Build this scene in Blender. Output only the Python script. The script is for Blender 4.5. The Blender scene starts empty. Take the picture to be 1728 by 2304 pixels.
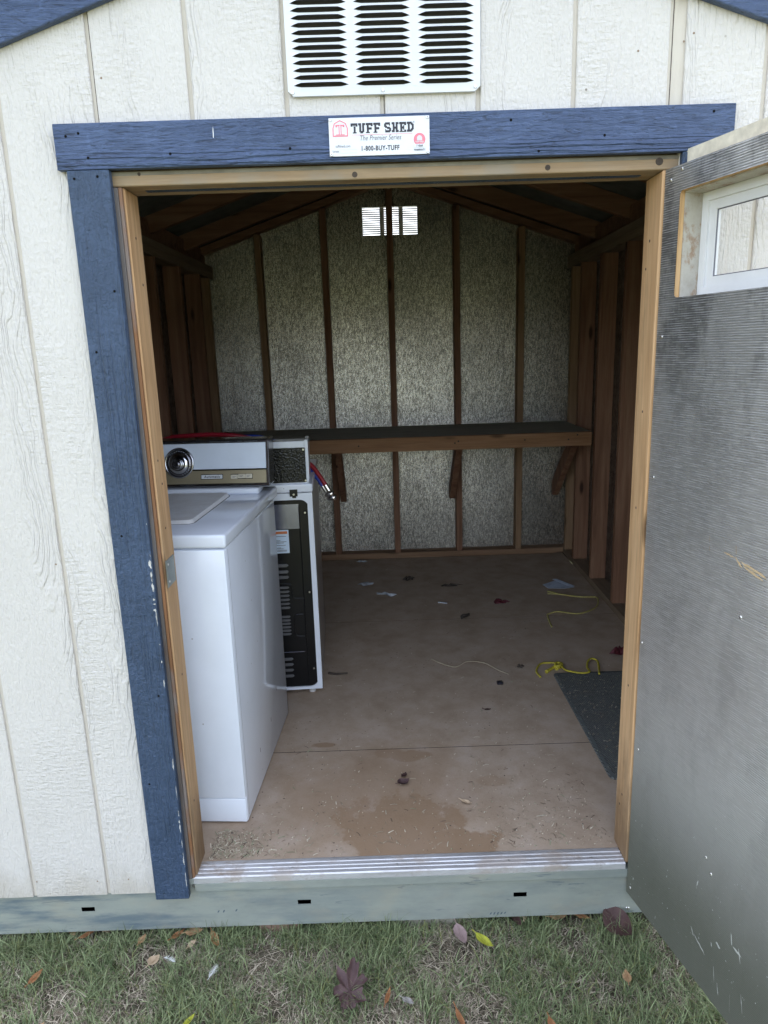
import bpy, bmesh, math, random
import numpy as np
from mathutils import Vector, Matrix, noise as mnoise
rnd = random.Random(7)
nrg = np.random.default_rng(11)
S = bpy.context.scene
COL = S.collection
rad = math.radians

# ------------------------------------------------------------------ camera, sky, sun, exposure
cam_d = bpy.data.cameras.new('camera')
cam = bpy.data.objects.new('camera', cam_d)
COL.objects.link(cam)
def cam_axes(yaw, pitch, roll):
    cy, sy, cp, sp, cr, sr = math.cos(yaw), math.sin(yaw), math.cos(pitch), math.sin(pitch), math.cos(roll), math.sin(roll)
    f = Vector((sy*cp, cy*cp, sp)); r = Vector((cy, -sy, 0)); u = r.cross(f)
    return cr*r + sr*u, -sr*r + cr*u, f
R_, U_, F_ = cam_axes(0.0033, -0.2271, -0.032)
M = Matrix.Identity(4)
for i in range(3):
    M[i][0] = R_[i]; M[i][1] = U_[i]; M[i][2] = -F_[i]
M[0][3], M[1][3], M[2][3] = -0.0304, -1.6451, 1.4342
cam.matrix_world = M
cam_d.sensor_fit = 'VERTICAL'; cam_d.sensor_height = 24.0
cam_d.lens = 1574.63/2304*24
cam_d.clip_start = 0.02; cam_d.clip_end = 3000
S.camera = cam

W = bpy.data.worlds.new('World'); S.world = W; W.use_nodes = True
wn = W.node_tree.nodes; wl = W.node_tree.links
wn.clear()
sky = wn.new('ShaderNodeTexSky'); sky.sky_type = 'NISHITA'; sky.sun_disc = False
SUN_EL, SUN_AZ = rad(58), rad(20)          # the sun stands behind the shed, veiled by thin cloud
sky.sun_elevation = SUN_EL; sky.sun_rotation = SUN_AZ
sky.dust_density = 3.0; sky.air_density = 1.0; sky.ozone_density = 1.0
hsv = wn.new('ShaderNodeHueSaturation'); hsv.inputs['Saturation'].default_value = 0.56
bg = wn.new('ShaderNodeBackground'); bg.inputs['Strength'].default_value = 0.15
wo = wn.new('ShaderNodeOutputWorld')
wl.new(sky.outputs[0], hsv.inputs['Color']); wl.new(hsv.outputs[0], bg.inputs[0]); wl.new(bg.outputs[0], wo.inputs[0])
sun_d = bpy.data.lights.new('sun', 'SUN'); sun_d.energy = 1.0; sun_d.angle = rad(25); sun_d.color = (1.0, 0.95, 0.88)
sun = bpy.data.objects.new('sun', sun_d); COL.objects.link(sun)
sdir = Vector((math.sin(SUN_AZ)*math.cos(SUN_EL), math.cos(SUN_AZ)*math.cos(SUN_EL), math.sin(SUN_EL)))
sun.rotation_euler = sdir.to_track_quat('Z', 'Y').to_euler(); sun.location = sdir*20
S.view_settings.view_transform = 'Standard'; S.view_settings.look = 'None'
S.view_settings.gamma = 1.0; S.view_settings.use_curve_mapping = False
S.view_settings.exposure = 2.6
S.render.engine = 'CYCLES'
S.cycles.max_bounces = 10; S.cycles.diffuse_bounces = 6; S.cycles.glossy_bounces = 5
S.cycles.use_denoising = True
S.cycles.sample_clamp_indirect = 6.0

# ------------------------------------------------------------------ node helpers
class NT:
    def __init__(s, name):
        s.m = bpy.data.materials.new(name); s.m.use_nodes = True
        s.t = s.m.node_tree; s.t.nodes.clear()
        s.out = s.t.nodes.new('ShaderNodeOutputMaterial')
        s.b = s.t.nodes.new('ShaderNodeBsdfPrincipled')
        s.t.links.new(s.b.outputs[0], s.out.inputs[0])
        s.tc = s.t.nodes.new('ShaderNodeTexCoord')
        s.co = s.tc.outputs['Object']
    def n(s, typ, **kw):
        nd = s.t.nodes.new(typ)
        for k, v in kw.items():
            if hasattr(nd, k) and k not in ('Scale', 'Detail'): setattr(nd, k, v)
            else: nd.inputs[k].default_value = v
        return nd
    def l(s, a, b): s.t.links.new(a, b)
    def val(s, sock, v):
        if hasattr(v, 'links') or isinstance(v, bpy.types.NodeSocket): s.l(v, sock)
        else: sock.default_value = v
    def math(s, op, a, b=None, c=None, clamp=False):
        nd = s.t.nodes.new('ShaderNodeMath'); nd.operation = op; nd.use_clamp = clamp
        s.val(nd.inputs[0], a)
        if b is not None: s.val(nd.inputs[1], b)
        if c is not None: s.val(nd.inputs[2], c)
        return nd.outputs[0]
    def mapc(s, scale=(1, 1, 1), rot=(0, 0, 0), loc=(0, 0, 0), co=None, rand=True):
        src = co or s.co
        if rand:
            oi = s.t.nodes.new('ShaderNodeObjectInfo')
            m1 = s.math('MULTIPLY', oi.outputs['Random'], 31.7)
            ad = s.t.nodes.new('ShaderNodeVectorMath'); ad.operation = 'ADD'
            s.l(src, ad.inputs[0]); s.l(m1, ad.inputs[1]); src = ad.outputs[0]
        mp = s.t.nodes.new('ShaderNodeMapping')
        mp.inputs['Scale'].default_value = scale; mp.inputs['Rotation'].default_value = rot; mp.inputs['Location'].default_value = loc
        s.l(src, mp.inputs[0]); return mp.outputs[0]
    def noise(s, co, scale, detail=4, rough=.55, dist=0.0):
        nd = s.t.nodes.new('ShaderNodeTexNoise')
        nd.inputs['Scale'].default_value = scale; nd.inputs['Detail'].default_value = detail
        nd.inputs['Roughness'].default_value = rough; nd.inputs['Distortion'].default_value = dist
        s.l(co, nd.inputs['Vector']); return nd.outputs['Fac']
    def vor(s, co, scale, feature='F1', out='Distance', rnd_=1.0):
        nd = s.t.nodes.new('ShaderNodeTexVoronoi'); nd.feature = feature
        nd.inputs['Scale'].default_value = scale; nd.inputs['Randomness'].default_value = rnd_
        s.l(co, nd.inputs['Vector']); return nd.outputs[out]
    def wave(s, co, scale, dist, detail=2, dscale=1.0, dr='X', typ='BANDS', prof='SIN'):
        nd = s.t.nodes.new('ShaderNodeTexWave'); nd.wave_type = typ; nd.bands_direction = dr; nd.wave_profile = prof
        nd.inputs['Scale'].default_value = scale; nd.inputs['Distortion'].default_value = dist
        nd.inputs['Detail'].default_value = detail; nd.inputs['Detail Scale'].default_value = dscale
        s.l(co, nd.inputs['Vector']); return nd.outputs['Fac']
    def ramp(s, fac, stops, interp='LINEAR'):
        nd = s.t.nodes.new('ShaderNodeValToRGB'); cr = nd.color_ramp; cr.interpolation = interp
        while len(cr.elements) < len(stops): cr.elements.new(0.5)
        for e, (p, c) in zip(cr.elements, stops):
            e.position = p; e.color = (c[0], c[1], c[2], 1) if not isinstance(c, (int, float)) else (c, c, c, 1)
        s.l(fac, nd.inputs[0]); return nd.outputs[0]
    def mix(s, fac, a, b, mode='MIX'):
        nd = s.t.nodes.new('ShaderNodeMix'); nd.data_type = 'RGBA'; nd.blend_type = mode
        s.val(nd.inputs['Factor'], fac)
        for sock, v in ((nd.inputs[6], a), (nd.inputs[7], b)):
            if isinstance(v, tuple): sock.default_value = (v[0], v[1], v[2], 1)
            else: s.l(v, sock)
        return nd.outputs[2]
    def ss(s, v, a, b):
        nd = s.t.nodes.new('ShaderNodeMapRange'); nd.interpolation_type = 'SMOOTHSTEP'
        nd.inputs[1].default_value = a; nd.inputs[2].default_value = b
        s.l(v, nd.inputs[0]); return nd.outputs[0]
    def xyz(s, co=None):
        nd = s.t.nodes.new('ShaderNodeSeparateXYZ'); s.l(co or s.co, nd.inputs[0]); return nd.outputs
    def bump(s, h, strength=.3, dist=.002, prev=None):
        nd = s.t.nodes.new('ShaderNodeBump'); nd.inputs['Strength'].default_value = strength
        nd.inputs['Distance'].default_value = dist
        s.l(h, nd.inputs['Height'])
        if prev is not None: s.l(prev, nd.inputs['Normal'])
        s.l(nd.outputs[0], s.b.inputs['Normal']); return nd.outputs[0]
    def set(s, **kw):
        names = dict(color='Base Color', rough='Roughness', metal='Metallic', spec='Specular IOR Level', alpha='Alpha',
                     trans='Transmission Weight', ior='IOR', coat='Coat Weight', sheen='Sheen Weight', aniso='Anisotropic')
        for k, v in kw.items():
            sock = s.b.inputs[names[k]]
            if isinstance(v, tuple): sock.default_value = (v[0], v[1], v[2], 1)
            elif isinstance(v, (int, float)): sock.default_value = v
            else: s.l(v, sock)
        return s

def plain(name, col, rough=.5, metal=0.0, spec=.5, var=.12, vs=30, bump=0.0):
    t = NT(name)
    f = t.noise(t.mapc((1, 1, 1)), vs, 4)
    lo = tuple(c*(1-var) for c in col); hi = tuple(min(1, c*(1+var)) for c in col)
    t.set(color=t.ramp(f, [(.3, lo), (.7, hi)]), rough=rough, metal=metal, spec=spec)
    if bump: t.bump(f, bump, .001)
    return t.m

def wood(name, dark, mid, light, axis='z', rough=.72, knots=.5, stain=None, grain=1.0, grime=False):
    t = NT(name)
    sc = {'x': (.7, 13, 13), 'y': (13, .7, 13), 'z': (13, 13, .7)}[axis]
    co = t.mapc(sc)
    g = t.noise(co, 2.2*grain, 5, .6, .6)
    fine = t.noise(t.mapc(tuple(v*6 for v in sc)), 2.0, 3, .6)
    col = t.ramp(g, [(.25, dark), (.5, mid), (.72, light)])
    col = t.mix(t.math('MULTIPLY', t.ss(fine, .62, .35), .28), col, tuple(c*.55 for c in mid))
    big = t.noise(t.mapc((1.5, 1.5, 1.5)), 1.3, 3)
    col = t.mix(t.math('MULTIPLY', t.ss(big, .45, .75), .45), col, tuple(c*.72 for c in mid))
    if knots:
        ks = {'x': (2.6, 9, 9), 'y': (9, 2.6, 9), 'z': (9, 9, 2.6)}[axis]
        k = t.vor(t.mapc(ks), 1.0, rnd_=.9)
        kf = t.math('MULTIPLY', t.ss(k, .16, .05), knots)
        col = t.mix(kf, col, tuple(c*.22 for c in dark))
    if stain is not None: col = t.mix(t.math('MULTIPLY', t.ss(t.noise(t.mapc((3, 3, 3)), 1.6, 5), .5, .68), .75), col, stain)
    if grime:      # mud and rot creeping up from the sill, darker streaks higher up
        X = t.xyz(); gn = t.noise(t.mapc((1, 1, .35), rand=False), 16, 6, .7)
        gz_ = t.ss(t.math('ADD', X[2], t.math('MULTIPLY', t.math('SUBTRACT', gn, .5), .55)), .42, .06)
        col = t.mix(t.math('MULTIPLY', gz_, .75), col, (.13, .085, .05))
        col = t.mix(t.math('MULTIPLY', t.ss(t.noise(t.mapc((16, 16, 1.1), rand=False), 2.4, 5, .7), .58, .72), .55), col, (.22, .13, .065))
    t.set(color=col, rough=rough, spec=.3)
    t.bump(t.math('ADD', t.math('MULTIPLY', g, .6), fine), .25, .0012)
    return t.m

def painted_siding():
    t = NT('white_siding_paint')
    X = t.xyz()
    # coarse embossed cathedral grain along z
    w = t.mapc((1, 1, .16))
    warp = t.noise(t.mapc((1, 1, .45)), 7.0, 3, .5)
    comb = t.t.nodes.new('ShaderNodeVectorMath'); comb.operation = 'ADD'
    cx = t.t.nodes.new('ShaderNodeCombineXYZ'); t.l(t.math('MULTIPLY', warp, .16), cx.inputs[0]); t.l(w, comb.inputs[0]); t.l(cx.outputs[0], comb.inputs[1])
    arch = t.ss(t.wave(comb.outputs[0], 19.0, 2.2, 3, 2.0, 'X'), .45, .98)
    amask = t.ss(t.noise(t.mapc((5, 5, .7)), 1.4, 2), .47, .60)
    fib = t.noise(t.mapc((1, 1, .10)), 260, 3, .6)
    saw = t.noise(t.mapc((.28, .28, 1)), 120, 3, .6)
    smask = t.ss(t.noise(t.mapc((3, 3, 1)), 1.7, 2), .42, .62)
    peb = t.noise(t.mapc((1, 1, .7)), 170, 2, .5)
    h = t.math('MULTIPLY', t.math('MULTIPLY', arch, amask), .50)
    h = t.math('ADD', h, t.math('MULTIPLY', fib, .75))
    h = t.math('ADD', h, t.math('MULTIPLY', t.math('MULTIPLY', saw, smask), .95))
    h = t.math('ADD', h, t.math('MULTIPLY', peb, .5))
    col = t.ramp(t.noise(t.mapc((2, 2, 1)), 2.0, 4), [(.3, (.592, .560, .520)), (.7, (.638, .604, .562))])
    # slight dirt held in the relief and low down near the skid
    dirt = t.math('MULTIPLY', t.ss(t.noise(t.mapc((8, 8, 5)), 9, 6, .7), .66, .82), .10)
    col = t.mix(dirt, col, (.46, .44, .38))
    splash = t.ss(t.math('ADD', X[2], t.math('MULTIPLY', t.math('SUBTRACT', t.noise(t.mapc((1, 1, .5), rand=False), 14, 6, .7), .5), .30)), .13, -.02)
    col = t.mix(t.math('MULTIPLY', splash, .45), col, (.40, .35, .27))
    streak = t.ss(t.noise(t.mapc((30, 30, 1.2), rand=False), 1.5, 4, .6), .66, .80)
    col = t.mix(t.math('MULTIPLY', streak, .16), col, (.45, .41, .34))
    speck = t.ss(t.vor(t.mapc((1, 1, 1)), 24), .075, .04)
    col = t.mix(t.math('MULTIPLY', speck, t.ss(t.noise(t.mapc((1, 1, 1)), 3), .55, .7)), col, (.22, .19, .15))
    t.set(color=col, rough=.55, spec=.35)
    t.bump(h, 1.0, .0046)
    return t.m

def groove_paint():
    t = NT('groove_paint')
    f = t.noise(t.mapc((6, 6, 1)), 7, 6, .7)
    t.set(color=t.ramp(f, [(.3, (.55, .50, .43)), (.6, (.60, .55, .475)), (.82, (.40, .33, .25))]), rough=.8, spec=.2)
    t.bump(t.noise(t.mapc((1, 1, .5)), 120, 3), .5, .002)
    return t.m

def blue_paint(name, axis, lo, hi, rough=.5, pebble=.3, split=None):
    t = NT(name)
    ax = (.16, 1, 1) if axis == 'x' else (1, 1, .16)
    w = (.07, 1, 1) if axis == 'x' else (1, 1, .07)
    X = t.xyz()
    wob = t.noise(t.mapc((1, 1, 1), rand=False), 9, 3, .6)
    fib = t.noise(t.mapc(ax, rand=False), 120, 5, .7, 1.2)
    fib2 = t.noise(t.mapc(tuple(v*.5 if v < 1 else 1 for v in ax), rand=False), 260, 3, .6)
    waveh = t.wave(t.mapc(w, rand=False), 30, 9.0, 5, 1.9, 'Z' if axis == 'x' else 'X')
    if split is not None: m = t.ss(t.math('ADD', X[2], t.math('MULTIPLY', wob, .03)), split+.02, split)
    else: m = t.ss(t.noise(t.mapc((6, 2, .8), rand=False), 1.6, 2), .45, .62)
    peb = t.noise(t.mapc((1, 1, 1)), 95, 5, .65)
    h = t.math('ADD', t.math('MULTIPLY', fib, 1.2), t.math('MULTIPLY', fib2, .6))
    h = t.math('ADD', h, t.math('MULTIPLY', t.math('MULTIPLY', waveh, m), .9))
    h = t.math('ADD', h, t.math('MULTIPLY', peb, pebble))
    col = t.ramp(t.noise(t.mapc((3, 3, 3)), 3, 6, .65), [(.3, lo), (.7, hi)])
    col = t.mix(t.math('MULTIPLY', t.ss(fib, .46, .34), .80 if axis == 'x' else .42), col, tuple(c*.38 for c in lo))  # embossed grain grooves darkened: relief shade put into the paint colour
    worn = t.math('MULTIPLY', t.ss(t.noise(t.mapc((1, 1, .5)), 24, 7, .75), .58, .74), .45)
    col = t.mix(worn, col, tuple(min(1, c*1.55+.01) for c in hi))
    fleck = t.math('MULTIPLY', t.ss(t.noise(t.mapc((1, 1, 1)), 70, 5, .7), .72, .80), .45)
    col = t.mix(fleck, col, (.30, .34, .42))
    t.set(color=col, rough=rough, spec=.5)
    t.bump(h, 1.0, .0058)
    return t.m

def floor_mat():
    t = NT('floor_board_dusty')
    X = t.xyz()
    wob = t.noise(t.mapc((1, 1, 1), rand=False), 5.0, 6, .65)
    def blob(cx, cy, rx, ry, soft=.35, amp=.8):
        dx = t.math('DIVIDE', t.math('SUBTRACT', X[0], cx), rx); dy = t.math('DIVIDE', t.math('SUBTRACT', X[1], cy), ry)
        d = t.math('SQRT', t.math('ADD', t.math('MULTIPLY', dx, dx), t.math('MULTIPLY', dy, dy)))
        d = t.math('ADD', d, t.math('MULTIPLY', t.math('SUBTRACT', wob, .5), 2.4))
        return t.math('MULTIPLY', t.ss(d, 1.0+soft*.5, 1.0-soft*.5), amp)
    fine = t.noise(t.mapc((1, 1, 1), rand=False), 160, 4, .7)
    mid = t.noise(t.mapc((1, 1, 1), rand=False), 9, 6, .65)
    col = t.ramp(mid, [(.3, (.36, .268, .192)), (.5, (.435, .335, .248)), (.75, (.50, .40, .325))])
    col = t.mix(t.math('MULTIPLY', t.ss(fine, .58, .75), .35), col, (.46, .40, .35))
    col = t.mix(t.math('MULTIPLY', t.ss(fine, .42, .28), .35), col, (.12, .09, .07))
    st = None
    for b in (blob(.00, .18, .20, .17, .22, .70), blob(.13, .10, .14, .09, .13, .70), blob(-.03, .585, .06, .035, .5, .6), blob(.04, .56, .07, .04, .3, .65), blob(-.27, .65, .05, .02, .4, .7),
              blob(-.10, .35, .30, .30, 1.2, .45), blob(.30, .40, .05, .03, .5, .35)):
        st = b if st is None else t.math('MAXIMUM', st, b)
    col = t.mix(st, col, (.27, .165, .088))
    sp = t.ss(t.vor(t.mapc((1, 1, 1), rand=False), 38), .13, .06)
    col = t.mix(t.math('MULTIPLY', sp, t.ss(t.noise(t.mapc((1, 1, 1), rand=False), 4.5), .5, .62)), col, (.10, .075, .055))
    t.set(color=col, rough=.78, spec=.25)
    t.bump(t.math('ADD', fine, t.math('MULTIPLY', mid, .5)), .35, .0012)
    return t.m

def foil_osb(name, base=.62, rough=.36, scale=1.0, metal=.92, strength=1.0, tint=(1, .98, .92), dist=.006):
    t = NT(name)
    co = t.mapc((1, 1, 1))
    w1 = t.noise(co, 30*scale, 3, .6)
    def strand(rot, sc):
        v = t.n('ShaderNodeTexVoronoi'); v.inputs['Scale'].default_value = sc*scale
        mp = t.mapc((1, 1, .42), rot=rot)
        ad = t.t.nodes.new('ShaderNodeVectorMath'); ad.operation = 'ADD'
        t.l(mp, ad.inputs[0]); t.l(t.math('MULTIPLY', w1, .03), ad.inputs[1])
        t.l(ad.outputs[0], v.inputs['Vector']); return v
    a = strand((0, .75, 0), 70); b = strand((0, -.8, .3), 95)
    ra = t.xyz(a.outputs['Color'])[0]; rb_ = t.xyz(b.outputs['Color'])[1]
    h = t.math('ADD', t.math('MULTIPLY', ra, 1.2), rb_)
    h = t.math('ADD', h, t.math('ADD', a.outputs['Distance'], b.outputs['Distance']))
    h = t.math('ADD', h, t.math('MULTIPLY', t.noise(co, 140*scale, 3, .6), .8))
    flake_glint = t.math('MULTIPLY', t.ss(ra, .05, .95), t.math('MULTIPLY_ADD', t.ss(rb_, 0, 1), .7, .5))
    dirt = t.noise(t.mapc((1, 1, .5)), 3.2, 6, .65)
    c = t.ramp(flake_glint, [(.02, tuple(base*.40*k for k in tint)), (.40, tuple(base*.80*k for k in tint)), (.85, tuple(min(1, base*1.40*k) for k in tint))])  # random flake glints put into the colour as lighter and darker tones
    c = t.mix(t.math('MULTIPLY', t.ss(dirt, .55, .33), .30), c, (.10, .095, .085))
    dk = t.ss(t.noise(co, 26*scale, 5, .75), .38, .28)
    c = t.mix(t.math('MULTIPLY', dk, .8), c, (.035, .032, .028))
    t.set(color=c, rough=rough, metal=metal)
    t.bump(h, strength, dist)
    return t.m

def foil_door():
    t = NT('ribbed_foil')
    X = t.xyz()
    ribs = t.math('SINE', t.math('MULTIPLY', X[2], 2*math.pi/.0049))
    brk = t.noise(t.mapc((9, 9, 160), rand=False), 2.0, 3, .6)
    h = t.math('MULTIPLY', ribs, t.ss(brk, .35, .60))
    crink = t.noise(t.mapc((1, 1, .35), rand=False), 55, 4, .6)
    h2 = t.math('ADD', h, t.math('MULTIPLY', crink, 1.1))
    dirt = t.noise(t.mapc((2.2, 2.2, 1), rand=False), 4.5, 7, .68)
    up = t.ss(X[2], 1.15, 1.5)
    smudge = t.math('MULTIPLY', t.ss(dirt, .56, .38), t.math('MULTIPLY_ADD', up, .40, .14))
    dust_or_reflection = t.ss(X[2], .75, .05)  # lower part: the lawn's reflection put into the colour as grey-green
    col = t.mix(smudge, (.64, .625, .60), (.050, .050, .051))
    col = t.mix(t.math('MULTIPLY', dust_or_reflection, .95), col, (.092, .095, .070))
    # bright broken dashes on the rib tops: reflected light put into the colour
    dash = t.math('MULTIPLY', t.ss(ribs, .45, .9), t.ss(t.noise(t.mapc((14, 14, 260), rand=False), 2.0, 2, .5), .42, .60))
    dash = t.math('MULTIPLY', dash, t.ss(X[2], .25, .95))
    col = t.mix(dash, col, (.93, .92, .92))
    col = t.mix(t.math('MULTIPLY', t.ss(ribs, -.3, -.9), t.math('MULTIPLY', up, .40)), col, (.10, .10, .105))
    spk = t.ss(t.noise(t.mapc((1, 1, 1), rand=False), 150, 3, .6), .70, .76)
    col = t.mix(t.math('MULTIPLY', spk, .8), col, (.85, .85, .85))
    scr = t.ss(t.noise(t.mapc((6, 6, 1.4), rot=(0.5, 0, 0), rand=False), 16, 3, .6), .72, .77)
    col = t.mix(t.math('MULTIPLY', scr, t.math('MULTIPLY', dust_or_reflection, .7)), col, (.72, .72, .68))
    t.set(color=col, rough=t.math('MULTIPLY_ADD', dust_or_reflection, .14, .42), metal=t.math('MULTIPLY_ADD', dust_or_reflection, -.86, .88), spec=.12)
    b0 = t.bump(t.noise(t.mapc((1, 1, .6), rand=False), 7, 3, .5), .25, .012)
    b1 = t.bump(h2, .5, .0012, b0)
    return t.m

def galvanized():
    t = NT('galvanized_steel')
    X = t.xyz()
    n1 = t.noise(t.mapc((1, 1, 2.4), rand=False), 5, 7, .68)
    blue = t.math('MULTIPLY', t.ss(t.noise(t.mapc((.8, 1, 5), rand=False), 3.2, 6, .65), .46, .66), t.math('ADD', t.ss(X[0], -.1, -1.0), .30))
    col = t.ramp(n1, [(.3, (.28, .305, .28)), (.55, (.36, .385, .345)), (.8, (.42, .435, .37))])
    col = t.mix(t.math('MULTIPLY', t.math('MINIMUM', blue, 1.0), .75), col, (.12, .17, .21))
    scr = t.ss(t.noise(t.mapc((2.0, 1, 14), rot=(0, .12, 0), rand=False), 4.0, 4, .6, .8), .64, .69)
    col = t.mix(t.math('MULTIPLY', scr, .55), col, (.10, .14, .18))
    dust_or_reflection = t.math('MULTIPLY', t.ss(t.noise(t.mapc((2, 1, 4), rand=False), 4, 5), .5, .75), .4)
    col = t.mix(dust_or_reflection, col, (.44, .40, .31))
    t.set(color=col, rough=.52, metal=.35)
    t.bump(t.noise(t.mapc((1, 1, 1)), 60, 3), .12, .001)
    return t.m

def threshold_mat():
    t = NT('worn_aluminium')
    n1 = t.noise(t.mapc((1, 6, 6), rand=False), 6, 7, .7)
    d = t.ss(t.noise(t.mapc((1, 2, 2), rand=False), 8, 6, .7), .48, .64)
    X = t.xyz()
    endd = t.math('MAXIMUM', t.ss(X[0], .30, .58), t.ss(X[0], -.40, -.52))
    col = t.ramp(n1, [(.3, (.50, .48, .47)), (.7, (.80, .80, .82))])
    col = t.mix(t.math('MULTIPLY', d, t.math('MULTIPLY_ADD', endd, .35, .60)), col, (.30, .235, .18))
    t.set(color=col, rough=.52, metal=t.math('MULTIPLY_ADD', d, -.5, .62))
    t.bump(n1, .15, .001)
    return t.m

def hammered_black():
    t = NT('hammered_black')
    co = t.mapc((1, 1, 1), rand=False)
    h = t.vor(co, 150, 'SMOOTH_F1')
    t.set(color=(.006, .006, .006), rough=.25, spec=.35)
    t.bump(t.math('ADD', h, t.math('MULTIPLY', t.noise(co, 160, 2), .5)), .6, .003)
    return t.m

def enamel(name='white_enamel', col=(.78, .82, .90)):
    t = NT(name)
    f = t.noise(t.mapc((1, 1, 1)), 7, 6, .65)
    c = t.ramp(f, [(.35, tuple(v*.96 for v in col)), (.6, col)])
    sp = t.ss(t.vor(t.mapc((1, 1, 1)), 16), .05, .03)
    c = t.mix(t.math('MULTIPLY', sp, .6), c, (.25, .22, .18))
    t.set(color=c, rough=.10, spec=.5)
    return t.m

def dusty_enamel():
    t = NT('dusty_enamel')
    X = t.noise(t.mapc((1, 1, 1)), 9, 7, .7)
    c = t.ramp(X, [(.35, (.66, .64, .62)), (.65, (.78, .78, .79))])
    t.set(color=c, rough=t.ramp(X, [(.3, .55), (.7, .3)]), spec=.45)
    return t.m

def ribbed_gold():
    t = NT('ribbed_gold_trim')
    X = t.xyz()
    r = t.math('SINE', t.math('MULTIPLY', X[2], 2*math.pi/.0028))
    t.set(color=t.mix(t.ss(r, -.4, .6), (.28, .23, .14), (.50, .43, .29)), rough=.42, metal=.5)
    return t.m

def mat_mat():
    t = NT('ribbed_door_mat')
    X = t.xyz()
    w = t.math('SINE', t.math('MULTIPLY', t.math('ADD', X[0], t.math('MULTIPLY', X[1], .35)), 2*math.pi/.0085))
    f = t.noise(t.mapc((1, 1, 1), rand=False), 180, 3, .7)
    col = t.ramp(f, [(.35, (.10, .108, .102)), (.65, (.21, .215, .20))])
    col = t.mix(t.math('MULTIPLY', t.ss(t.noise(t.mapc((1, 1, 1), rand=False), 7, 6, .7), .5, .72), .35), col, (.16, .145, .12))
    t.set(color=col, rough=.95, spec=.1)
    t.bump(t.math('ADD', w, t.math('MULTIPLY', f, 1.2)), .8, .003)
    return t.m

def ground_mat():
    t = NT('lawn_soil')
    a = t.noise(t.mapc((1, 1, 1), rand=False), 22, 8, .7)
    b = t.noise(t.mapc((1, 1, 1), rand=False), .9, 4, .6)
    c = t.ramp(a, [(.3, (.05, .042, .03)), (.5, (.10, .085, .06)), (.75, (.18, .155, .11))])
    g = t.ramp(t.noise(t.mapc((1, 1, 1), rand=False), 60, 5, .7), [(.3, (.06, .075, .03)), (.5, (.13, .145, .07)), (.7, (.24, .22, .14))])
    X = t.xyz()
    far = t.ss(t.math('MAXIMUM', t.math('ABSOLUTE', X[1]), t.math('MULTIPLY', t.math('ABSOLUTE', X[0]), .42)), .45, .75)
    c = t.mix(t.math('MULTIPLY', far, t.math('MULTIPLY_ADD', t.ss(b, .3, .6), .35, .6)), c, g)
    t.set(color=c, rough=.95, spec=.1)
    t.bump(a, .9, .02)
    return t.m

def grass_mat(name):
    t = NT(name)
    at = t.t.nodes.new('ShaderNodeAttribute'); at.attribute_name = 'tone'
    t.set(color=at.outputs['Color'], rough=.6, spec=.25)
    t.b.inputs['Subsurface Weight'].default_value = 0.0
    return t.m

def leaf_mat(name, a, b, vein=(.3, .2, .1), rough=.6):
    t = NT(name)
    f = t.noise(t.mapc((1, 1, 1)), 45, 6, .7)
    c = t.ramp(f, [(.3, a), (.7, b)])
    t.set(color=c, rough=rough, spec=.3)
    t.bump(t.noise(t.mapc((1, 1, 1)), 80, 4), .5, .002)
    return t.m

MT = {}
MT['siding'] = painted_siding(); MT['groove'] = groove_paint()
MT['blue_h'] = blue_paint('navy_header_paint', 'x', (.052, .083, .165), (.075, .116, .222), .45, .45, 1.862)
MT['blue_v'] = blue_paint('navy_casing_paint', 'z', (.036, .063, .115), (.055, .092, .165), .5, 1.3)
MT['jamb'] = wood('jamb_wood', (.36, .19, .08), (.59, .365, .19), (.72, .49, .285), 'z', knots=.8, grime=True)
MT['jamb_old'] = wood('jamb_wood_weathered', (.15, .075, .035), (.27, .13, .06), (.33, .22, .14), 'z', knots=.3, stain=(.20, .19, .185))
MT['jamb_grey'] = wood('jamb_grey_weathered', (.10, .085, .075), (.17, .15, .14), (.24, .21, .19), 'z', knots=.2, stain=(.11, .06, .035))
MT['lintel'] = wood('lintel_wood', (.19, .12, .065), (.33, .23, .135), (.39, .29, .18), 'x', knots=.6, stain=(.27, .24, .19))
MT['stud'] = wood('stud_fir', (.14, .062, .038), (.27, .14, .085), (.35, .20, .125), 'z', knots=.9)
MT['stud_pale'] = wood('stud_pale', (.23, .135, .07), (.36, .225, .13), (.44, .29, .185), 'z', knots=.8)
MT['plate_x'] = wood('plate_wood_x', (.17, .095, .055), (.30, .18, .105), (.36, .23, .14), 'x', knots=.6)
MT['plate_y'] = wood('plate_wood_y', (.15, .10, .065), (.25, .18, .12), (.31, .24, .16), 'y', knots=.6)
MT['rafter'] = wood('rafter_wood', (.14, .065, .04), (.25, .13, .08), (.32, .185, .115), 'x', knots=.8)
MT['bench_top'] = wood('bench_top_wood', (.30, .285, .23), (.42, .40, .33), (.50, .475, .40), 'x', knots=.5)
MT['bench_board'] = wood('bench_board_wood', (.20, .095, .045), (.32, .17, .085), (.39, .22, .12), 'x', knots=.7)
MT['floor'] = floor_mat()
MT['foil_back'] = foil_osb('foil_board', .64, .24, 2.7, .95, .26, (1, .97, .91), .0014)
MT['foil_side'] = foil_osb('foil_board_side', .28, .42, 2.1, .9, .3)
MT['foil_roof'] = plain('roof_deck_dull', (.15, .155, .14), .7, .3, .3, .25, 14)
MT['foil_door'] = foil_door()
MT['galv'] = galvanized(); MT['alu'] = threshold_mat()
MT['vent'] = plain('vent_white_metal', (.66, .67, .68), .35, 0, .5, .03)
MT['mesh'] = plain('insect_mesh', (.03, .026, .022), .7)
MT['screw'] = plain('screw_zinc', (.62, .60, .56), .3, .9)
MT['shingle'] = plain('roof_shingle', (.06, .06, .062), .9, 0, .2, .4, 90, .5)
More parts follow.
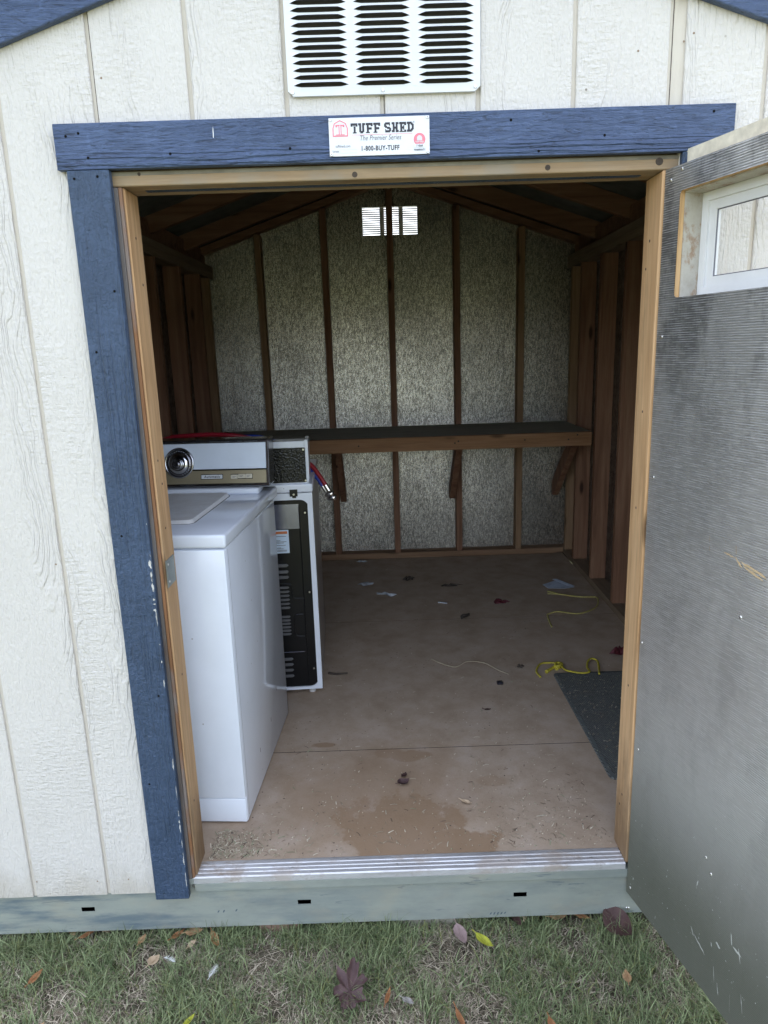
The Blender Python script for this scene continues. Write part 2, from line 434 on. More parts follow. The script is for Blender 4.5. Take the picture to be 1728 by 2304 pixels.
MT['sign'] = plain('sign_white', (.68, .69, .71), .3, 0, .5, .02)
MT['ink'] = plain('ink_black', (.014, .013, .022), .45, var=.05)
MT['ink_grey'] = plain('ink_grey', (.13, .13, .15), .5, var=.05)
MT['ink_red'] = plain('ink_faded_red', (.74, .20, .25), .5, var=.05)
MT['ink_pale'] = plain('ink_pale', (.62, .60, .66), .5, var=.05)
MT['enamel'] = enamel(); MT['dusty'] = dusty_enamel()
MT['panel'] = plain('console_white', (.72, .79, .90), .35, 0, .5, .02)
MT['chrome'] = plain('chrome', (.62, .62, .64), .12, 1.0, var=.04)
MT['smoke'] = plain('chrome_smoked', (.20, .19, .20), .16, .9, var=.1)
MT['gold'] = ribbed_gold()
MT['black'] = plain('black_panel_paint', (.008, .008, .009), .28, 0, .3)
MT['hammer'] = hammered_black()
MT['slot'] = plain('dark_void', (.006, .006, .006), .9, 0, .1)
MT['silver'] = plain('silver_sticker', (.25, .26, .35), .25, .85, var=.3, vs=9)
MT['orange'] = plain('label_orange', (.55, .16, .05), .5)
MT['label'] = plain('label_white', (.58, .68, .80), .5, var=.03)
MT['hose_red'] = plain('hose_red', (.30, .012, .025), .3, 0, .5)
MT['hose_blue'] = plain('hose_blue', (.012, .035, .32), .3, 0, .5)
MT['rope'] = plain('rope_yellow', (.50, .42, .04), .55, var=.3, vs=160, bump=.5)
MT['rope_dim'] = plain('rope_yellow_dusty', (.50, .44, .14), .6, var=.25, vs=160, bump=.5)
MT['twine'] = plain('twine', (.46, .40, .28), .8, var=.2)
MT['mat'] = mat_mat()
MT['paper'] = plain('paper_scrap', (.50, .52, .56), .8, var=.15)
MT['paper_blue'] = plain('paper_bluish', (.42, .47, .56), .7, var=.12)
MT['red_scrap'] = plain('red_scrap', (.11, .018, .025), .7, var=.3)
MT['nail_rust'] = plain('nail_rust', (.26, .19, .13), .8)
MT['bark'] = plain('bark_bit', (.06, .045, .035), .9, var=.4, vs=90)
MT['vinyl'] = plain('white_vinyl', (.68, .68, .68), .35, 0, .5, .03)
MT['ply'] = wood('plywood_edge', (.36, .20, .09), (.55, .35, .17), (.66, .47, .26), 'z', knots=.0, grain=2.2)
t_ = NT('stained_primer')
c_ = t_.ramp(t_.noise(t_.mapc((1, 1, 1), rand=False), 22, 6, .7), [(.3, (.36, .33, .28)), (.6, (.46, .44, .39))])
c_ = t_.mix(t_.math('MULTIPLY', t_.ss(t_.noise(t_.mapc((1, 1, .6), rand=False), 30, 6, .75), .50, .66), .7), c_, (.26, .14, .065))
t_.set(color=c_, rough=.8, spec=.2); MT['primer'] = t_.m
MT['cream'] = plain('cream_paint_worn', (.62, .57, .46), .7, 0, .3, .2, 40, .4)
MT['latch'] = plain('strike_steel', (.30, .33, .31), .45, .7, var=.2)
MT['paver_red'] = plain('paver_reddish', (.34, .22, .16), .9, 0, .2, .3, 40, .6)
MT['paver_pale'] = plain('paver_pale', (.40, .37, .30), .9, 0, .2, .25, 40, .6)
MT['soil'] = ground_mat()
MT['grass'] = grass_mat('grass_blades'); MT['straw'] = grass_mat('grass_clippings')
g_ = NT('clear_glass'); g_.set(color=(1, 1, 1), rough=.0, trans=1.0, ior=1.45)
# thin pane: clear transparent with a faint mirror
tr = g_.t.nodes.new('ShaderNodeBsdfTransparent'); gl = g_.t.nodes.new('ShaderNodeBsdfGlossy'); gl.inputs['Roughness'].default_value = .02
mx = g_.t.nodes.new('ShaderNodeMixShader')
mx.inputs[0].default_value = .06; g_.l(tr.outputs[0], mx.inputs[1]); g_.l(gl.outputs[0], mx.inputs[2]); g_.l(mx.outputs[0], g_.out.inputs[0])
MT['glass'] = g_.m

# ------------------------------------------------------------------ mesh helpers
class MB:
    def __init__(s): s.bm = bmesh.new()
    def box(s, x0, x1, y0, y1, z0, z1, bev=0.0, seg=1):
        b = bmesh.new()
        v = [b.verts.new((x, y, z)) for x in (x0, x1) for y in (y0, y1) for z in (z0, z1)]
        for f in ((0, 1, 3, 2), (4, 6, 7, 5), (0, 4, 5, 1), (2, 3, 7, 6), (0, 2, 6, 4), (1, 5, 7, 3)):
            b.faces.new([v[i] for i in f])
        if bev > 0: bmesh.ops.bevel(b, geom=b.edges[:], offset=bev, segments=seg, affect='EDGES', profile=.5)
        s.join(b); return s
    def join(s, b):
        me = bpy.data.meshes.new('tmp'); b.to_mesh(me); b.free(); s.bm.from_mesh(me); bpy.data.meshes.remove(me)
    def prism(s, pts, ext, bev=0.0, seg=1):
        """pts: planar loop of 3D points, ext: extrusion vector"""
        b = bmesh.new(); e = Vector(ext)
        n = len(pts)
        lo = [b.verts.new(Vector(p)) for p in pts]; hi = [b.verts.new(Vector(p)+e) for p in pts]
        b.faces.new(lo[::-1]); b.faces.new(hi)
        for i in range(n): b.faces.new((lo[i], lo[(i+1) % n], hi[(i+1) % n], hi[i]))
        bmesh.ops.recalc_face_normals(b, faces=b.faces[:])
        if bev > 0: bmesh.ops.bevel(b, geom=b.edges[:], offset=bev, segments=seg, affect='EDGES', profile=.5)
        s.join(b); return s
    def poly(s, pts):
        s.bm.faces.new([s.bm.verts.new(Vector(p)) for p in pts]); return s
    def disc(s, c, axis, r0, r1, h, seg=16):
        a = Vector(axis).normalized(); q = a.to_track_quat('Z', 'Y').to_matrix()
        c = Vector(c); b = bmesh.new()
        lo = [b.verts.new(c+q@Vector((r0*math.cos(2*math.pi*i/seg), r0*math.sin(2*math.pi*i/seg), 0))) for i in range(seg)]
        hi = [b.verts.new(c+q@Vector((r1*math.cos(2*math.pi*i/seg), r1*math.sin(2*math.pi*i/seg), h))) for i in range(seg)]
        b.faces.new(lo[::-1]); b.faces.new(hi)
        for i in range(seg): b.faces.new((lo[i], lo[(i+1) % seg], hi[(i+1) % seg], hi[i]))
        s.join(b); return s
    def tube(s, pts, r, seg=8, tw=0.0, flat=1.0):
        pts = [Vector(p) for p in pts]; b = bmesh.new(); rings = []
        for i, p in enumerate(pts):
            d = (pts[min(i+1, len(pts)-1)]-pts[max(i-1, 0)]).normalized()
            up = Vector((0, 0, 1)) if abs(d.z) < .95 else Vector((1, 0, 0))
            x = d.cross(up).normalized(); y = x.cross(d)
            rr = r(i/(len(pts)-1)) if callable(r) else r
            rings.append([b.verts.new(p+(x*math.cos(a)+y*math.sin(a)*flat)*rr) for a in [2*math.pi*k/seg+tw*i for k in range(seg)]])
        for i in range(len(rings)-1):
            for k in range(seg):
                b.faces.new((rings[i][k], rings[i][(k+1) % seg], rings[i+1][(k+1) % seg], rings[i+1][k]))
        b.faces.new(rings[0][::-1]); b.faces.new(rings[-1]); s.join(b); return s
    def xf(s, f):
        for v in s.bm.verts: v.co = Vector(f(*v.co))
        return s
    def build(s, name, mat, parent=None, smooth=False, off=None):
        if off is not None:
            for v in s.bm.verts: v.co -= Vector(off)
        bmesh.ops.recalc_face_normals(s.bm, faces=s.bm.faces[:])
        me = bpy.data.meshes.new(name); s.bm.to_mesh(me); s.bm.free()
        me.materials.append(MT[mat] if isinstance(mat, str) else mat)
        if smooth:
            for p in me.polygons: p.use_smooth = True
        return link(name, me, parent)
def link(name, me, parent=None):
    o = bpy.data.objects.new(name, me); COL.objects.link(o)
    if parent is not None: o.parent = parent
    return o
def tag(o, label=None, cat=None, group=None, kind=None):
    if label: o['label'] = label
    if cat: o['category'] = cat
    if group: o['group'] = group
    if kind: o['kind'] = kind
    return o
def empty(name, loc=(0, 0, 0), rz=0.0):
    o = bpy.data.objects.new(name, None); COL.objects.link(o); o.location = loc; o.rotation_euler = (0, 0, rz)
    o.empty_display_size = .1; return o
def share(src, name, parent, loc, rot=None):
    o = bpy.data.objects.new(name, src.data); COL.objects.link(o); o.parent = parent; o.location = loc
    if rot: o.rotation_euler = rot
    return o
def smooth_path(pts, n=8):
    P = [Vector(p) for p in pts]; out = []
    for i in range(len(P)-1):
        p0, p1, p2, p3 = P[max(i-1, 0)], P[i], P[i+1], P[min(i+2, len(P)-1)]
        for k in range(n):
            t = k/n
            out.append(.5*((2*p1)+(-p0+p2)*t+(2*p0-5*p1+4*p2-p3)*t*t+(-p0+3*p1-3*p2+p3)*t**3))
    out.append(P[-1]); return out
def text_mb(txt, size, mat, parent, name, place, shear=0.0, offset=0.0, sx=1.0, align='LEFT', spacing=1.0):
    """flat print: text outline turned to mesh; place(u, v) -> local point"""
    cu = bpy.data.curves.new('t', 'FONT'); cu.body = txt; cu.size = size; cu.shear = shear; cu.offset = offset
    cu.align_x = align; cu.space_character = spacing; cu.resolution_u = 3
    ob = bpy.data.objects.new('t', cu); COL.objects.link(ob)
    bpy.context.view_layer.update()
    dg = bpy.context.evaluated_depsgraph_get()
    me = bpy.data.meshes.new_from_object(ob.evaluated_get(dg)); bpy.data.objects.remove(ob); bpy.data.curves.remove(cu)
    for v in me.vertices: v.co = Vector(place(v.co.x*sx, v.co.y))
    me.materials.clear(); me.materials.append(MT[mat]); me.name = name
    return link(name, me, parent)

ZF = 0.0405                                 # shed floor
GZ = -0.168                                 # lawn soil
def sh(x, y, z): return (x+.02*(y-3.0), y, z)     # the frame stands slightly out of square
CX = .075
# ------------------------------------------------------------------ ground
me = bpy.data.meshes.new('lawn')
gx = [-600, -60, -12, -5]+list(np.linspace(-3, 3, 61))+[5, 12, 60, 600]
gy = [-600, -60, -12, -5]+list(np.linspace(-3, 3.6, 67))+[5, 12, 60, 600]
def gz(x, y):
    if abs(x) > 3 or abs(y) > 3.6: return GZ
    return GZ+.012*mnoise.noise(Vector((x*2.1, y*2.1, .3)))+.006*mnoise.noise(Vector((x*7, y*7, 1.3)))
vs = [(x, y, gz(x, y)) for y in gy for x in gx]; nx = len(gx)
fs = [(j*nx+i, j*nx+i+1, (j+1)*nx+i+1, (j+1)*nx+i) for j in range(len(gy)-1) for i in range(nx-1)]
me.from_pydata(vs, [], fs); me.materials.append(MT['soil'])
for p in me.polygons: p.use_smooth = True
lawn = tag(link('lawn', me), kind='structure')

# ------------------------------------------------------------------ the shed
shed = tag(empty('garden_shed', (0, 0, 0)), 'white painted wooden garden shed with navy trim and open doorway, steel skid on the grass', 'shed')
G = .2032
def roofz(x): return 2.431-abs(x-.01)/3.0
# siding boards: vertical strips between the grooves of the sheet siding
TH = .009
for k in range(-6, 6):
    x0, x1 = k*G+.0048, (k+1)*G-.0048
    if k == -6: x0 = -1.222
    if k == 5: x1 = 1.222
    zb = 0.0
    if -3 <= k <= 2: zb = 1.832
    if k == 3: x0 = .640
    pts = [(x0, 0, zb), (x1, 0, zb), (x1, 0, roofz(x1)), (x0, 0, roofz(x0))]
    if x0 < .01 < x1: pts.insert(3, (.01, 0, roofz(.01)))
    MB().prism(pts, (0, TH, 0), .0016).build('siding_board', 'siding', shed)
# recessed groove floor behind the boards
m = MB()
m.prism([(-1.222, TH*.62, .001), (-.606, TH*.62, .001), (-.606, TH*.62, 1.834), (.6395, TH*.62, 1.834), (.6395, TH*.62, .001), (1.222, TH*.62, .001), (1.222, TH*.62, roofz(1.222)-.002), (.01, TH*.62, 2.429), (-1.222, TH*.62, roofz(-1.222)-.002)], (0, .009, 0))
m.build('siding_backing', 'groove', shed)
for k in (-3, 0, 3):
    MB().box(k*G+.0026, k*G+.0037, TH*.62-.0012, TH*.62+.003, .02 if k == -9 else 1.84, roofz(k*G)-.01).build('siding_seam', 'bark', shed)
# rake boards and roof
for sgn in (-1, 1):
    xe = .01+sgn*1.30
    pts = [(.01, -.019, 2.337), (xe, -.019, 2.337-1.30/3), (xe, -.019, 2.431-1.30/3), (.01, -.019, 2.431)]
    MB().prism(pts, (0, .0185, 0), .002).build('rake_board', 'blue_h', shed)
    pts = [(.01, -.024, 2.4315), (xe, -.024, 2.4315-1.30/3), (xe, -.024, 2.520-1.30/3), (.01, -.024, 2.520)]
    MB().prism(pts, (0, .022, 0), .001).build('drip_edge', 'vinyl', shed)
    xc = CX+sgn*1.36
    pts = [(CX, -.045, 2.505), (xc, -.045, 2.505-1.36/3), (xc, -.045, 2.517-1.36/3), (CX, -.045, 2.517)]
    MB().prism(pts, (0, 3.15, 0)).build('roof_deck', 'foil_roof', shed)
    pts = [(CX, -.05, 2.519), (xc, -.05, 2.519-1.36/3), (xc, -.05, 2.527-1.36/3), (CX, -.05, 2.527)]
    MB().prism(pts, (0, 3.16, 0)).build('roof_shingles', 'shingle', shed)
# side walls and back wall skins (outside boards, inside foil boards)
for sgn in (-1, 1):
    xi = CX+sgn*1.219
    lo, hi = sorted((xi, xi+sgn*.008))
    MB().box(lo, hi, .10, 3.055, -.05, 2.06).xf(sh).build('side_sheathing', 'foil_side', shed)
    lo, hi = sorted((xi+sgn*.0085, xi+sgn*.018))
    MB().box(lo, hi, .0, 3.075, .0, 2.118).xf(sh).build('side_siding', 'siding', shed)
    MB().box(lo, hi, .014, 3.07, -.126, -.002).xf(sh).build('side_skid', 'galv', shed)
    lo3, hi3 = sorted((.0+sgn*1.165, .0+sgn*1.2235))
    MB().box(lo3, hi3, -.0180, -.0004, -.004, roofz(1.2235)-.101, .002).build('corner_trim', 'siding', shed)
YB = 3.055
vx0, vx1, vz0, vz1 = -.093, .253, 2.143, 2.309
def gab(x): return 2.5065-abs(x-CX)/3
L, Rr = CX-1.219, CX+1.219
def back_sheet(name, mat, y0, th, split):
    xs = (L, CX, Rr) if split else (L, Rr)
    # left and right halves around the vent opening
    MB().prism([(L, y0, -.02), (CX-.001, y0, -.02), (CX-.001, y0, vz0), (vx0, y0, vz0), (vx0, y0, vz1), (CX-.001, y0, vz1), (CX-.001, y0, gab(CX)), (L, y0, gab(L))], (0, th, 0)).build(name, mat, shed)
    MB().prism([(CX+.001, y0, -.02), (Rr, y0, -.02), (Rr, y0, gab(Rr)), (CX+.001, y0, gab(CX)), (CX+.001, y0, vz1), (vx1, y0, vz1), (vx1, y0, vz0), (CX+.001, y0, vz0)], (0, th, 0)).build(name, mat, shed)
back_sheet('back_sheathing', 'foil_back', YB, .006, True)
back_sheet('back_siding', 'siding', YB+.008, .01, True)
# studs of the back wall
YS = 2.966
def back_stud(x, mat, lean=0.0):
    top = 2.43-abs(x-CX)/3
    MB().box(x-.019, x+.019, YS, YB-.001, .0795, top, .0015).xf(lambda a, b, c: (a+lean*(c-1.2), b, c)).build('wall_stud', mat, shed)
for x, mt in ((-.748, 'stud_pale'), (-.335, 'stud'), (.074, 'stud'), (.492, 'stud'), (.898, 'stud_pale')):
    back_stud(x, mt, rnd.uniform(-.004, .004))
MB().box(L+.002, Rr-.002, YS, YB-.001, ZF, ZF+.038, .0015).build('bottom_plate', 'plate_x', shed)
for sgn in (-1, 1):      # sloped plates that carry the back gable
    a, b = CX+sgn*.0195, CX+sgn*1.215
    MB().prism([(a, YS+.002, 2.436), (b, YS+.002, 2.436-1.2/3), (b, YS+.002, 2.478-1.2/3), (a, YS+.002, 2.478)], (0, .086, 0), .001).build('gable_plate', 'rafter', shed)
# side walls framing
for sgn in (-1, 1):
    xi = CX+sgn*1.130; xo = CX+sgn*1.2185
    lo, hi = sorted((xi, xo))
    MB().box(lo, hi, .105, YS-.002, ZF, ZF+.038, .0015).xf(sh).build('bottom_plate', 'plate_y', shed)
    MB().box(lo, hi, .105, YB-.002, 1.905, 1.9425, .0015).xf(sh).build('top_plate', 'plate_y', shed)
    MB().box(lo, hi, .105, YB-.002, 1.943, 1.981, .0015).xf(sh).build('top_plate', 'plate_y', shed)
    lo2, hi2 = sorted((xi+sgn*.045, xo))
    MB().box(lo2, hi2, .105, YB-.002, 1.9815, 2.085, .001).xf(sh).build('eave_light_block', 'rafter', shed)  # blocking added to stop daylight leaking in at the eaves
    for i, y in enumerate((2.912, 2.69, 2.29, 1.872, 1.632, 1.22, .81, .42)):
        mt = 'stud' if i in (1, 3, 5) else ('stud_pale' if i in (0, 4) else 'stud')
        MB().box(lo, hi, y, y+.038, .0795, 1.904, .0015).xf(sh).build('wall_stud', mt, shed)
# rafters
def rb(x): return 2.415-abs(x-CX)/3
for y in (2.60, 2.0, 1.40, .80, .11):
    for sgn in (-1, 1):
        a, b = CX+sgn*.010, CX+sgn*1.215
        MB().prism([(a, y, 2.412), (b, y, 2.412-1.2/3), (b, y, 2.503-1.2/3), (a, y, 2.503)], (0, .038, 0), .0015).xf(lambda p, q, r: (p+.02*(q-3), q, r)).build('rafter', 'rafter', shed)
MB().box(CX-.0095, CX+.0095, .05, 3.05, 2.39, 2.498).xf(sh).build('ridge_board', 'plate_y', shed)
# front wall frame behind the siding (inside face)
MB().box(-.70, -.62, .013, .10, .0795, 1.9, .001).build('wall_stud', 'stud', shed)
MB().box(.668, .75, .013, .10, .0795, 1.9, .001).build('wall_stud', 'stud', shed)
for a, b in ((-1.14, -.702), (.752, 1.17)):
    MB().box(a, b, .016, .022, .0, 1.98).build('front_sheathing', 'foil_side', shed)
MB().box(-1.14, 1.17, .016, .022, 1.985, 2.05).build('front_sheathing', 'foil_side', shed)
MB().prism([(-1.10, .016, 2.051), (1.15, .016, 2.051), (.01+.95, .016, 2.10), (.01, .016, 2.40), (-.9, .016, 2.10)], (0, .005, 0)).build('front_sheathing', 'foil_side', shed) if False else None
# floor panels with open seams
for a, b in ((.067, .6080), (.6120, 1.8280), (1.8320, YS-.001)):
    MB().box(-1.13, 1.20, a, b, ZF-.018, ZF).build('floor_panel', 'floor', shed)
MB().box(-1.13, 1.20, .06, 3.0, ZF-.05, ZF-.0006).build('floor_frame', 'slot', shed)

# doorway frame
LJ, RJ = -.570, .607
MB().box(LJ-.045, LJ, .012, .100, .043, 1.7975, .002).build('door_jamb', 'jamb', shed)
MB().box(-.604, -.5815, .0005, .0115, .040, 1.7965, .0012).build('jamb_front_strip', 'jamb_grey', shed)
MB().box(-.5810, LJ-.0035, .0015, .0115, .040, 1.7965, .0015).build('jamb_front_strip', 'jamb_old', shed)
MB().box(RJ, RJ+.055, .004, .100, .043, 1.7975, .002).build('door_jamb', 'jamb', shed)
MB().box(-.618, .664, .003, .101, 1.7985, 1.8275, .002).build('door_lintel', 'lintel', shed)
MB().box(-.618, .664, .020, .100, 1.8295, 1.98, .002).build('door_header_beam', 'lintel', shed)
MB().box(-.535, .575, .046, .063, 1.7972, 1.7984).build('paint_streak', 'blue_v', shed)
for x, z, r_ in ((.598, 1.8155, .0085), (.355, 1.8100, .0060), (-.065, 1.8080, .0060), (-.532, 1.8225, .0040)):
    MB().disc((x, .0029, z), (0, -1, 0), r_, r_*.9, .0008, 12).build('knot', 'bark', shed)
MB().box(-.616, .662, .0022, .0029, 1.8195, 1.8272).build('lintel_shade', plain('lintel_shade_grey', (.20, .18, .14), .85, var=.25, vs=18), shed)  # greyish upper zone and the header's shade, put in as a darker strip
# strike plate
o = MB().box(LJ-.001, LJ+.0022, .020, .086, .872, .942, .001).build('strike_plate', 'latch', shed)
for z in (.886, .93):
    MB().disc((LJ+.0022, .033, z), (1, 0, 0), .004, .003, .0012, 8).build('screw', 'screw', o)
# trims
MB().box(-.6986, .7473, -.019, -.0004, 1.8294, 1.9202, .0022, 2).build('header_trim', 'blue_h', shed)
MB().box(-.6803, -.5892, -.0185, -.0004, -.006, 1.8288, .0026, 2).build('door_casing', 'blue_v', shed)
MB().box(.640, .7290, -.0185, -.0004, -.006, 1.8288, .0026, 2).build('door_casing', 'blue_v', shed)
# chipped paint on the inner edge of the left casing
m = MB()
for i in range(34):
    z = rnd.choice((rnd.uniform(.03, .14), rnd.uniform(.16, .42), rnd.uniform(.62, 1.06), rnd.uniform(.80, 1.0)))
    h = rnd.choice((rnd.uniform(.003, .012), rnd.uniform(.015, .050))); w = rnd.uniform(.0010, .0035)+(.004 if .82 < z < .95 else 0)
    n = 14; ring = []
    for q in range(n):
        a = 2*math.pi*q/n; rr = rnd.uniform(.35, 1.15)
        ring.append((min(-.5912, -.5915-w*.4+w*.6*math.cos(a)*rr), -.01890, z+h*.5*math.sin(a)*rr))
    m.prism(ring, (0, .0003, 0))
m.build('bare_chips', plain('chipped_primer', (.50, .49, .46), .85), shed)['kind'] = 'stuff'
MB().prism([(-.3615, -.01915, 1.884), (-.3602, -.01915, 1.883), (-.3595, -.01915, 1.893), (-.3600, -.01915, 1.906), (-.3612, -.01915, 1.898)], (0, .0003, 0)).build('paint_scratch', 'vinyl', shed)
# nail heads
for x, z in ((-.672, 1.895), (-.63, 1.852), (-.645, 1.90), (-.455, 1.855), (-.20, 1.858), (.27, 1.90), (.47, 1.865), (.70, 1.905), (.33, 1.838)):
    MB().disc((x, -.0188, z), (0, -1, 0), .0032, .0026, .0006, 8).build('nail_head', 'slot', shed)
for x, z in ((-.665, 1.812), (-.615, 1.815), (-.606, 1.58), (-.662, 1.45), (-.655, 1.02), (-.61, .60), (-.66, .35)):
    MB().disc((x, -.0183, z), (0, -1, 0), .0032, .0026, .0006, 8).build('nail_head', 'slot', shed)
for x, z in ((-.59, 2.01), (.54, 2.03), (.635, 2.045), (.655, 2.06), (-.84, .045), (-1.005, .05), (-.755, .048), (-.83, .95)):
    MB().disc((x, -.0002, z), (0, -1, 0), .0024, .0018, .0005, 8).build('nail_head', 'nail_rust', shed)
for z, y in ((1.70, .055), (1.60, .072), (1.19, .045), (1.13, .06), (1.02, .05), (.62, .06), (.25, .05)):
    MB().disc((LJ+.0001, y, z), (1, 0, 0), .0035, .003, .0004, 7).build('nail_head', 'bark', shed)
for z, y in ((1.66, .06), (1.60, .075), (1.27, .05), (1.03, .06), (.55, .05), (.22, .055), (.18, .07)):
    MB().disc((RJ-.0001, y, z), (-1, 0, 0), .0035, .003, .0004, 7).build('nail_head', 'bark', shed)

# threshold: ribbed aluminium sill
prof = [(.000, .026), (.000, .0425), (.003, .0455), (.010, .0455), (.0115, .0442), (.016, .0442), (.0175, .0460), (.022, .0460), (.0235, .0446), (.030, .0446), (.0315, .0462), (.036, .0462), (.0375, .0447), (.045, .0447), (.0465, .0461), (.051, .0461), (.0525, .0446), (.060, .0438), (.066, .0420), (.066, .026)]
MB().prism([(-.578, y, z) for y, z in prof], (1.184, 0, 0)).build('threshold', 'alu', shed)
for x in (-.31, -.02, .29, .52):
    MB().disc((x, .027, .0438), (0, 0, 1), .0045, .0035, .0012, 8).build('screw', 'screw', shed)
MB().box(-.625, -.578, .0005, .07, .024, .0415, .001).build('threshold_end', 'galv', shed)
# skid: galvanised channel with slotted face
sk = []
slots = [-1.483, -.882, -.281, .320, .921]
SW, SZ0, SZ1, YK = .0185, -.0615, -.0468, .0105
m = MB()
edges = [-1.30]
for s_ in slots:
    if -1.3 < s_ < 1.3: edges += [s_-SW, s_+SW]
edges.append(1.30)
m.box(-1.30, 1.30, YK, YK+.002, -.126, SZ0)
m.box(-1.30, 1.30, YK, YK+.002, SZ1, .0215)
for i in range(0, len(edges), 2): m.box(edges[i], edges[i+1], YK, YK+.002, SZ0, SZ1)
m.box(-1.30, 1.30, YK-.002, YK+.055, .022, .0245)
m.box(-1.30, 1.30, YK+.002, YK+.05, -.1258, -.1235)
m.build('skid_channel', 'galv', shed)
MB().box(-.577, .640, .0015, .0100, -.0005, .0238, .0008).build('skid_flashing', 'galv', shed)
MB().box(-1.28, 1.28, YK+.05, YK+.055, -.12, .02).build('skid_web', 'slot', shed)
for x, z in ((.018, -.004), (.622, -.112), (.648, -.09), (-.582, .01)):
    MB().disc((x, YK-.0001, z), (0, -1, 0), .0062, .0045, .002, 10).build('screw', 'screw', shed)
for y in (1.0, 2.0, 2.95):
    MB().box(-1.25, 1.25, y, y+.05, -.13, .02).build('underfloor_light_block', 'slot', shed)  # unseen rails added to keep light from leaking through under the floor
# scuffs on the skid face
m = MB()
for (x, z, h) in ((-.525, -.075, .008), (-.51, -.075, .009), (-.475, -.073, .008), (.235, -.113, .008), (.245, -.113, .009), (.255, -.113, .009), (.265, -.113, .008), (.275, -.112, .007)):
    m.prism([(x, YK-.0004, z-h/2), (x+.004, YK-.0004, z-h/2+.001), (x+.007, YK-.0004, z+h/2), (x+.002, YK-.0004, z+h/2-.002)], (0, .0003, 0))
m.build('scuff_marks', plain('scuff_blue', (.10, .13, .16), .8), shed)['kind'] = 'stuff'

# gable vent, front: plate with three banks of louvres
PITCH = .01385
def louver_mesh(name, w, pitch=PITCH, mat='vent', bulge=.0075, gap=.0068, flip=1):
    b = bmesh.new(); n = 14; rows = []
    xs = [-w/2-.004]+[(-w/2)+w*i/n for i in range(n+1)]+[w/2+.004]
    for x in xs:
        d = min(x+w/2, w/2-x)
        k = 0 if d <= 0 else min(1.0, d/.014)
        k = k*(1-.12*(2*x/w)**2)
        zt, zh = 0.0, -(pitch-gap)*.55-gap*(1-k)*.5
        rows.append([b.verts.new((x, 0, zt)), b.verts.new((x, -bulge*k*.55*flip, zh*.55)), b.verts.new((x, -bulge*k*flip, zh)),
                     b.verts.new((x, 0, zh-gap*k-.00005)), b.verts.new((x, 0, -pitch))])
    for i in range(len(rows)-1):
        a, c = rows[i], rows[i+1]
        for j in (0, 1, 3): b.faces.new((a[j], c[j], c[j+1], a[j+1]))
    me = bpy.data.meshes.new(name); b.to_mesh(me); b.free(); me.materials.append(MT[mat])
    for p in me.polygons: p.use_smooth = True
    return me
VX0, VX1, VZ0, VZ1 = -.1985, .2065, 1.9605, 2.290
vt = MB()
cols = ((-.186, -.070), (-.055, .061), (.077, .193))
vt.prism([(VX0, -.0095, VZ0+.012), (VX0+.010, -.0095, VZ0), (VX1-.010, -.0095, VZ0), (VX1, -.0095, VZ0+.012), (VX1, -.0095, 1.9685), (VX0, -.0095, 1.9685)], (0, .0012, 0)) if False else None
vt.prism([(VX0, -.0095, VZ0+.010), (VX0+.011, -.0095, VZ0), (VX1-.011, -.0095, VZ0), (VX1, -.0095, VZ0+.010), (VX1, -.0095, VZ0+.0135), (VX0, -.0095, VZ0+.0135)], (0, .0012, 0))
vt.box(VX0, VX1, -.0095, -.0083, VZ1-.012, VZ1)
for a, b in ((VX0, -.193), (-.061, -.064), (-.061, -.064)): pass
vt.box(VX0, cols[0][0]-.0035, -.0097, -.0083, VZ0+.0135, VZ1-.012)
vt.box(-.0672, -.0578, -.0099, -.0083, VZ0+.0135, VZ1-.012)
vt.box(.0638, .0742, -.0099, -.0083, VZ0+.0135, VZ1-.012)
vt.box(cols[2][1]+.0035, VX1, -.0097, -.0083, VZ0+.0135, VZ1-.012)
# folded rim back to the wall
for a, b in ((VX0, VX0+.0012), (VX1-.0012, VX1)): vt.box(a, b, -.0083, .0, VZ0+.010, VZ1)
vt.box(VX0+.010, VX1-.010, -.0083, .0, VZ0+.0005, VZ0+.0017)
vent = vt.build('gable_vent', 'vent', shed)
lm = louver_mesh('vent_louver', .116)
nrow = int((VZ1-.012-VZ0-.0135)/PITCH)
for a, b in cols:
    for i in range(nrow):
        o = link('vent_louver', lm, vent); o.location = ((a+b)/2, -.0095, VZ0+.0135+PITCH*(i+1))
MB().box(VX0+.012, VX1-.012, -.0030, -.0018, VZ0+.012, VZ1-.012).build('insect_screen', 'mesh', vent)
for x, z in ((-.189, 1.9675), (.0015, 1.9675), (.196, 1.969)):
    MB().disc((x, -.0096, z), (0, -1, 0), .0038, .003, .0022, 9).build('screw', 'screw', vent)
# gable vent, back: seen from inside with daylight behind
bl = louver_mesh('vent_louver_back', .128, .01285, bulge=.003, gap=.0027, flip=-1)
bv = MB()
bv.box(vx0-.03, vx1+.03, YB+.0185, YB+.0200, vz1+.001, vz1+.03); bv.box(vx0-.03, vx1+.03, YB+.0185, YB+.0200, vz0-.03, vz0-.001)
bv.box(vx0-.03, vx0-.001, YB+.0185, YB+.0200, vz0-.001, vz1+.001); bv.box(vx1+.001, vx1+.03, YB+.0185, YB+.0200, vz0-.001, vz1+.001)
for x in (.0305, .1505): bv.box(x-.013, x+.013, YB+.0185, YB+.0203, vz0-.001, vz1+.001)
bvo = bv.build('back_gable_vent', 'vent', shed)
for x in (-.0345, .0905, .2115):
    for i in range(13):
        o = link('vent_louver', bl, bvo); o.location = (x, YB+.0195, vz0+.01285*(i+1)-.001)
        if x > .0 and x < .15: o.scale = (.86, 1, 1)

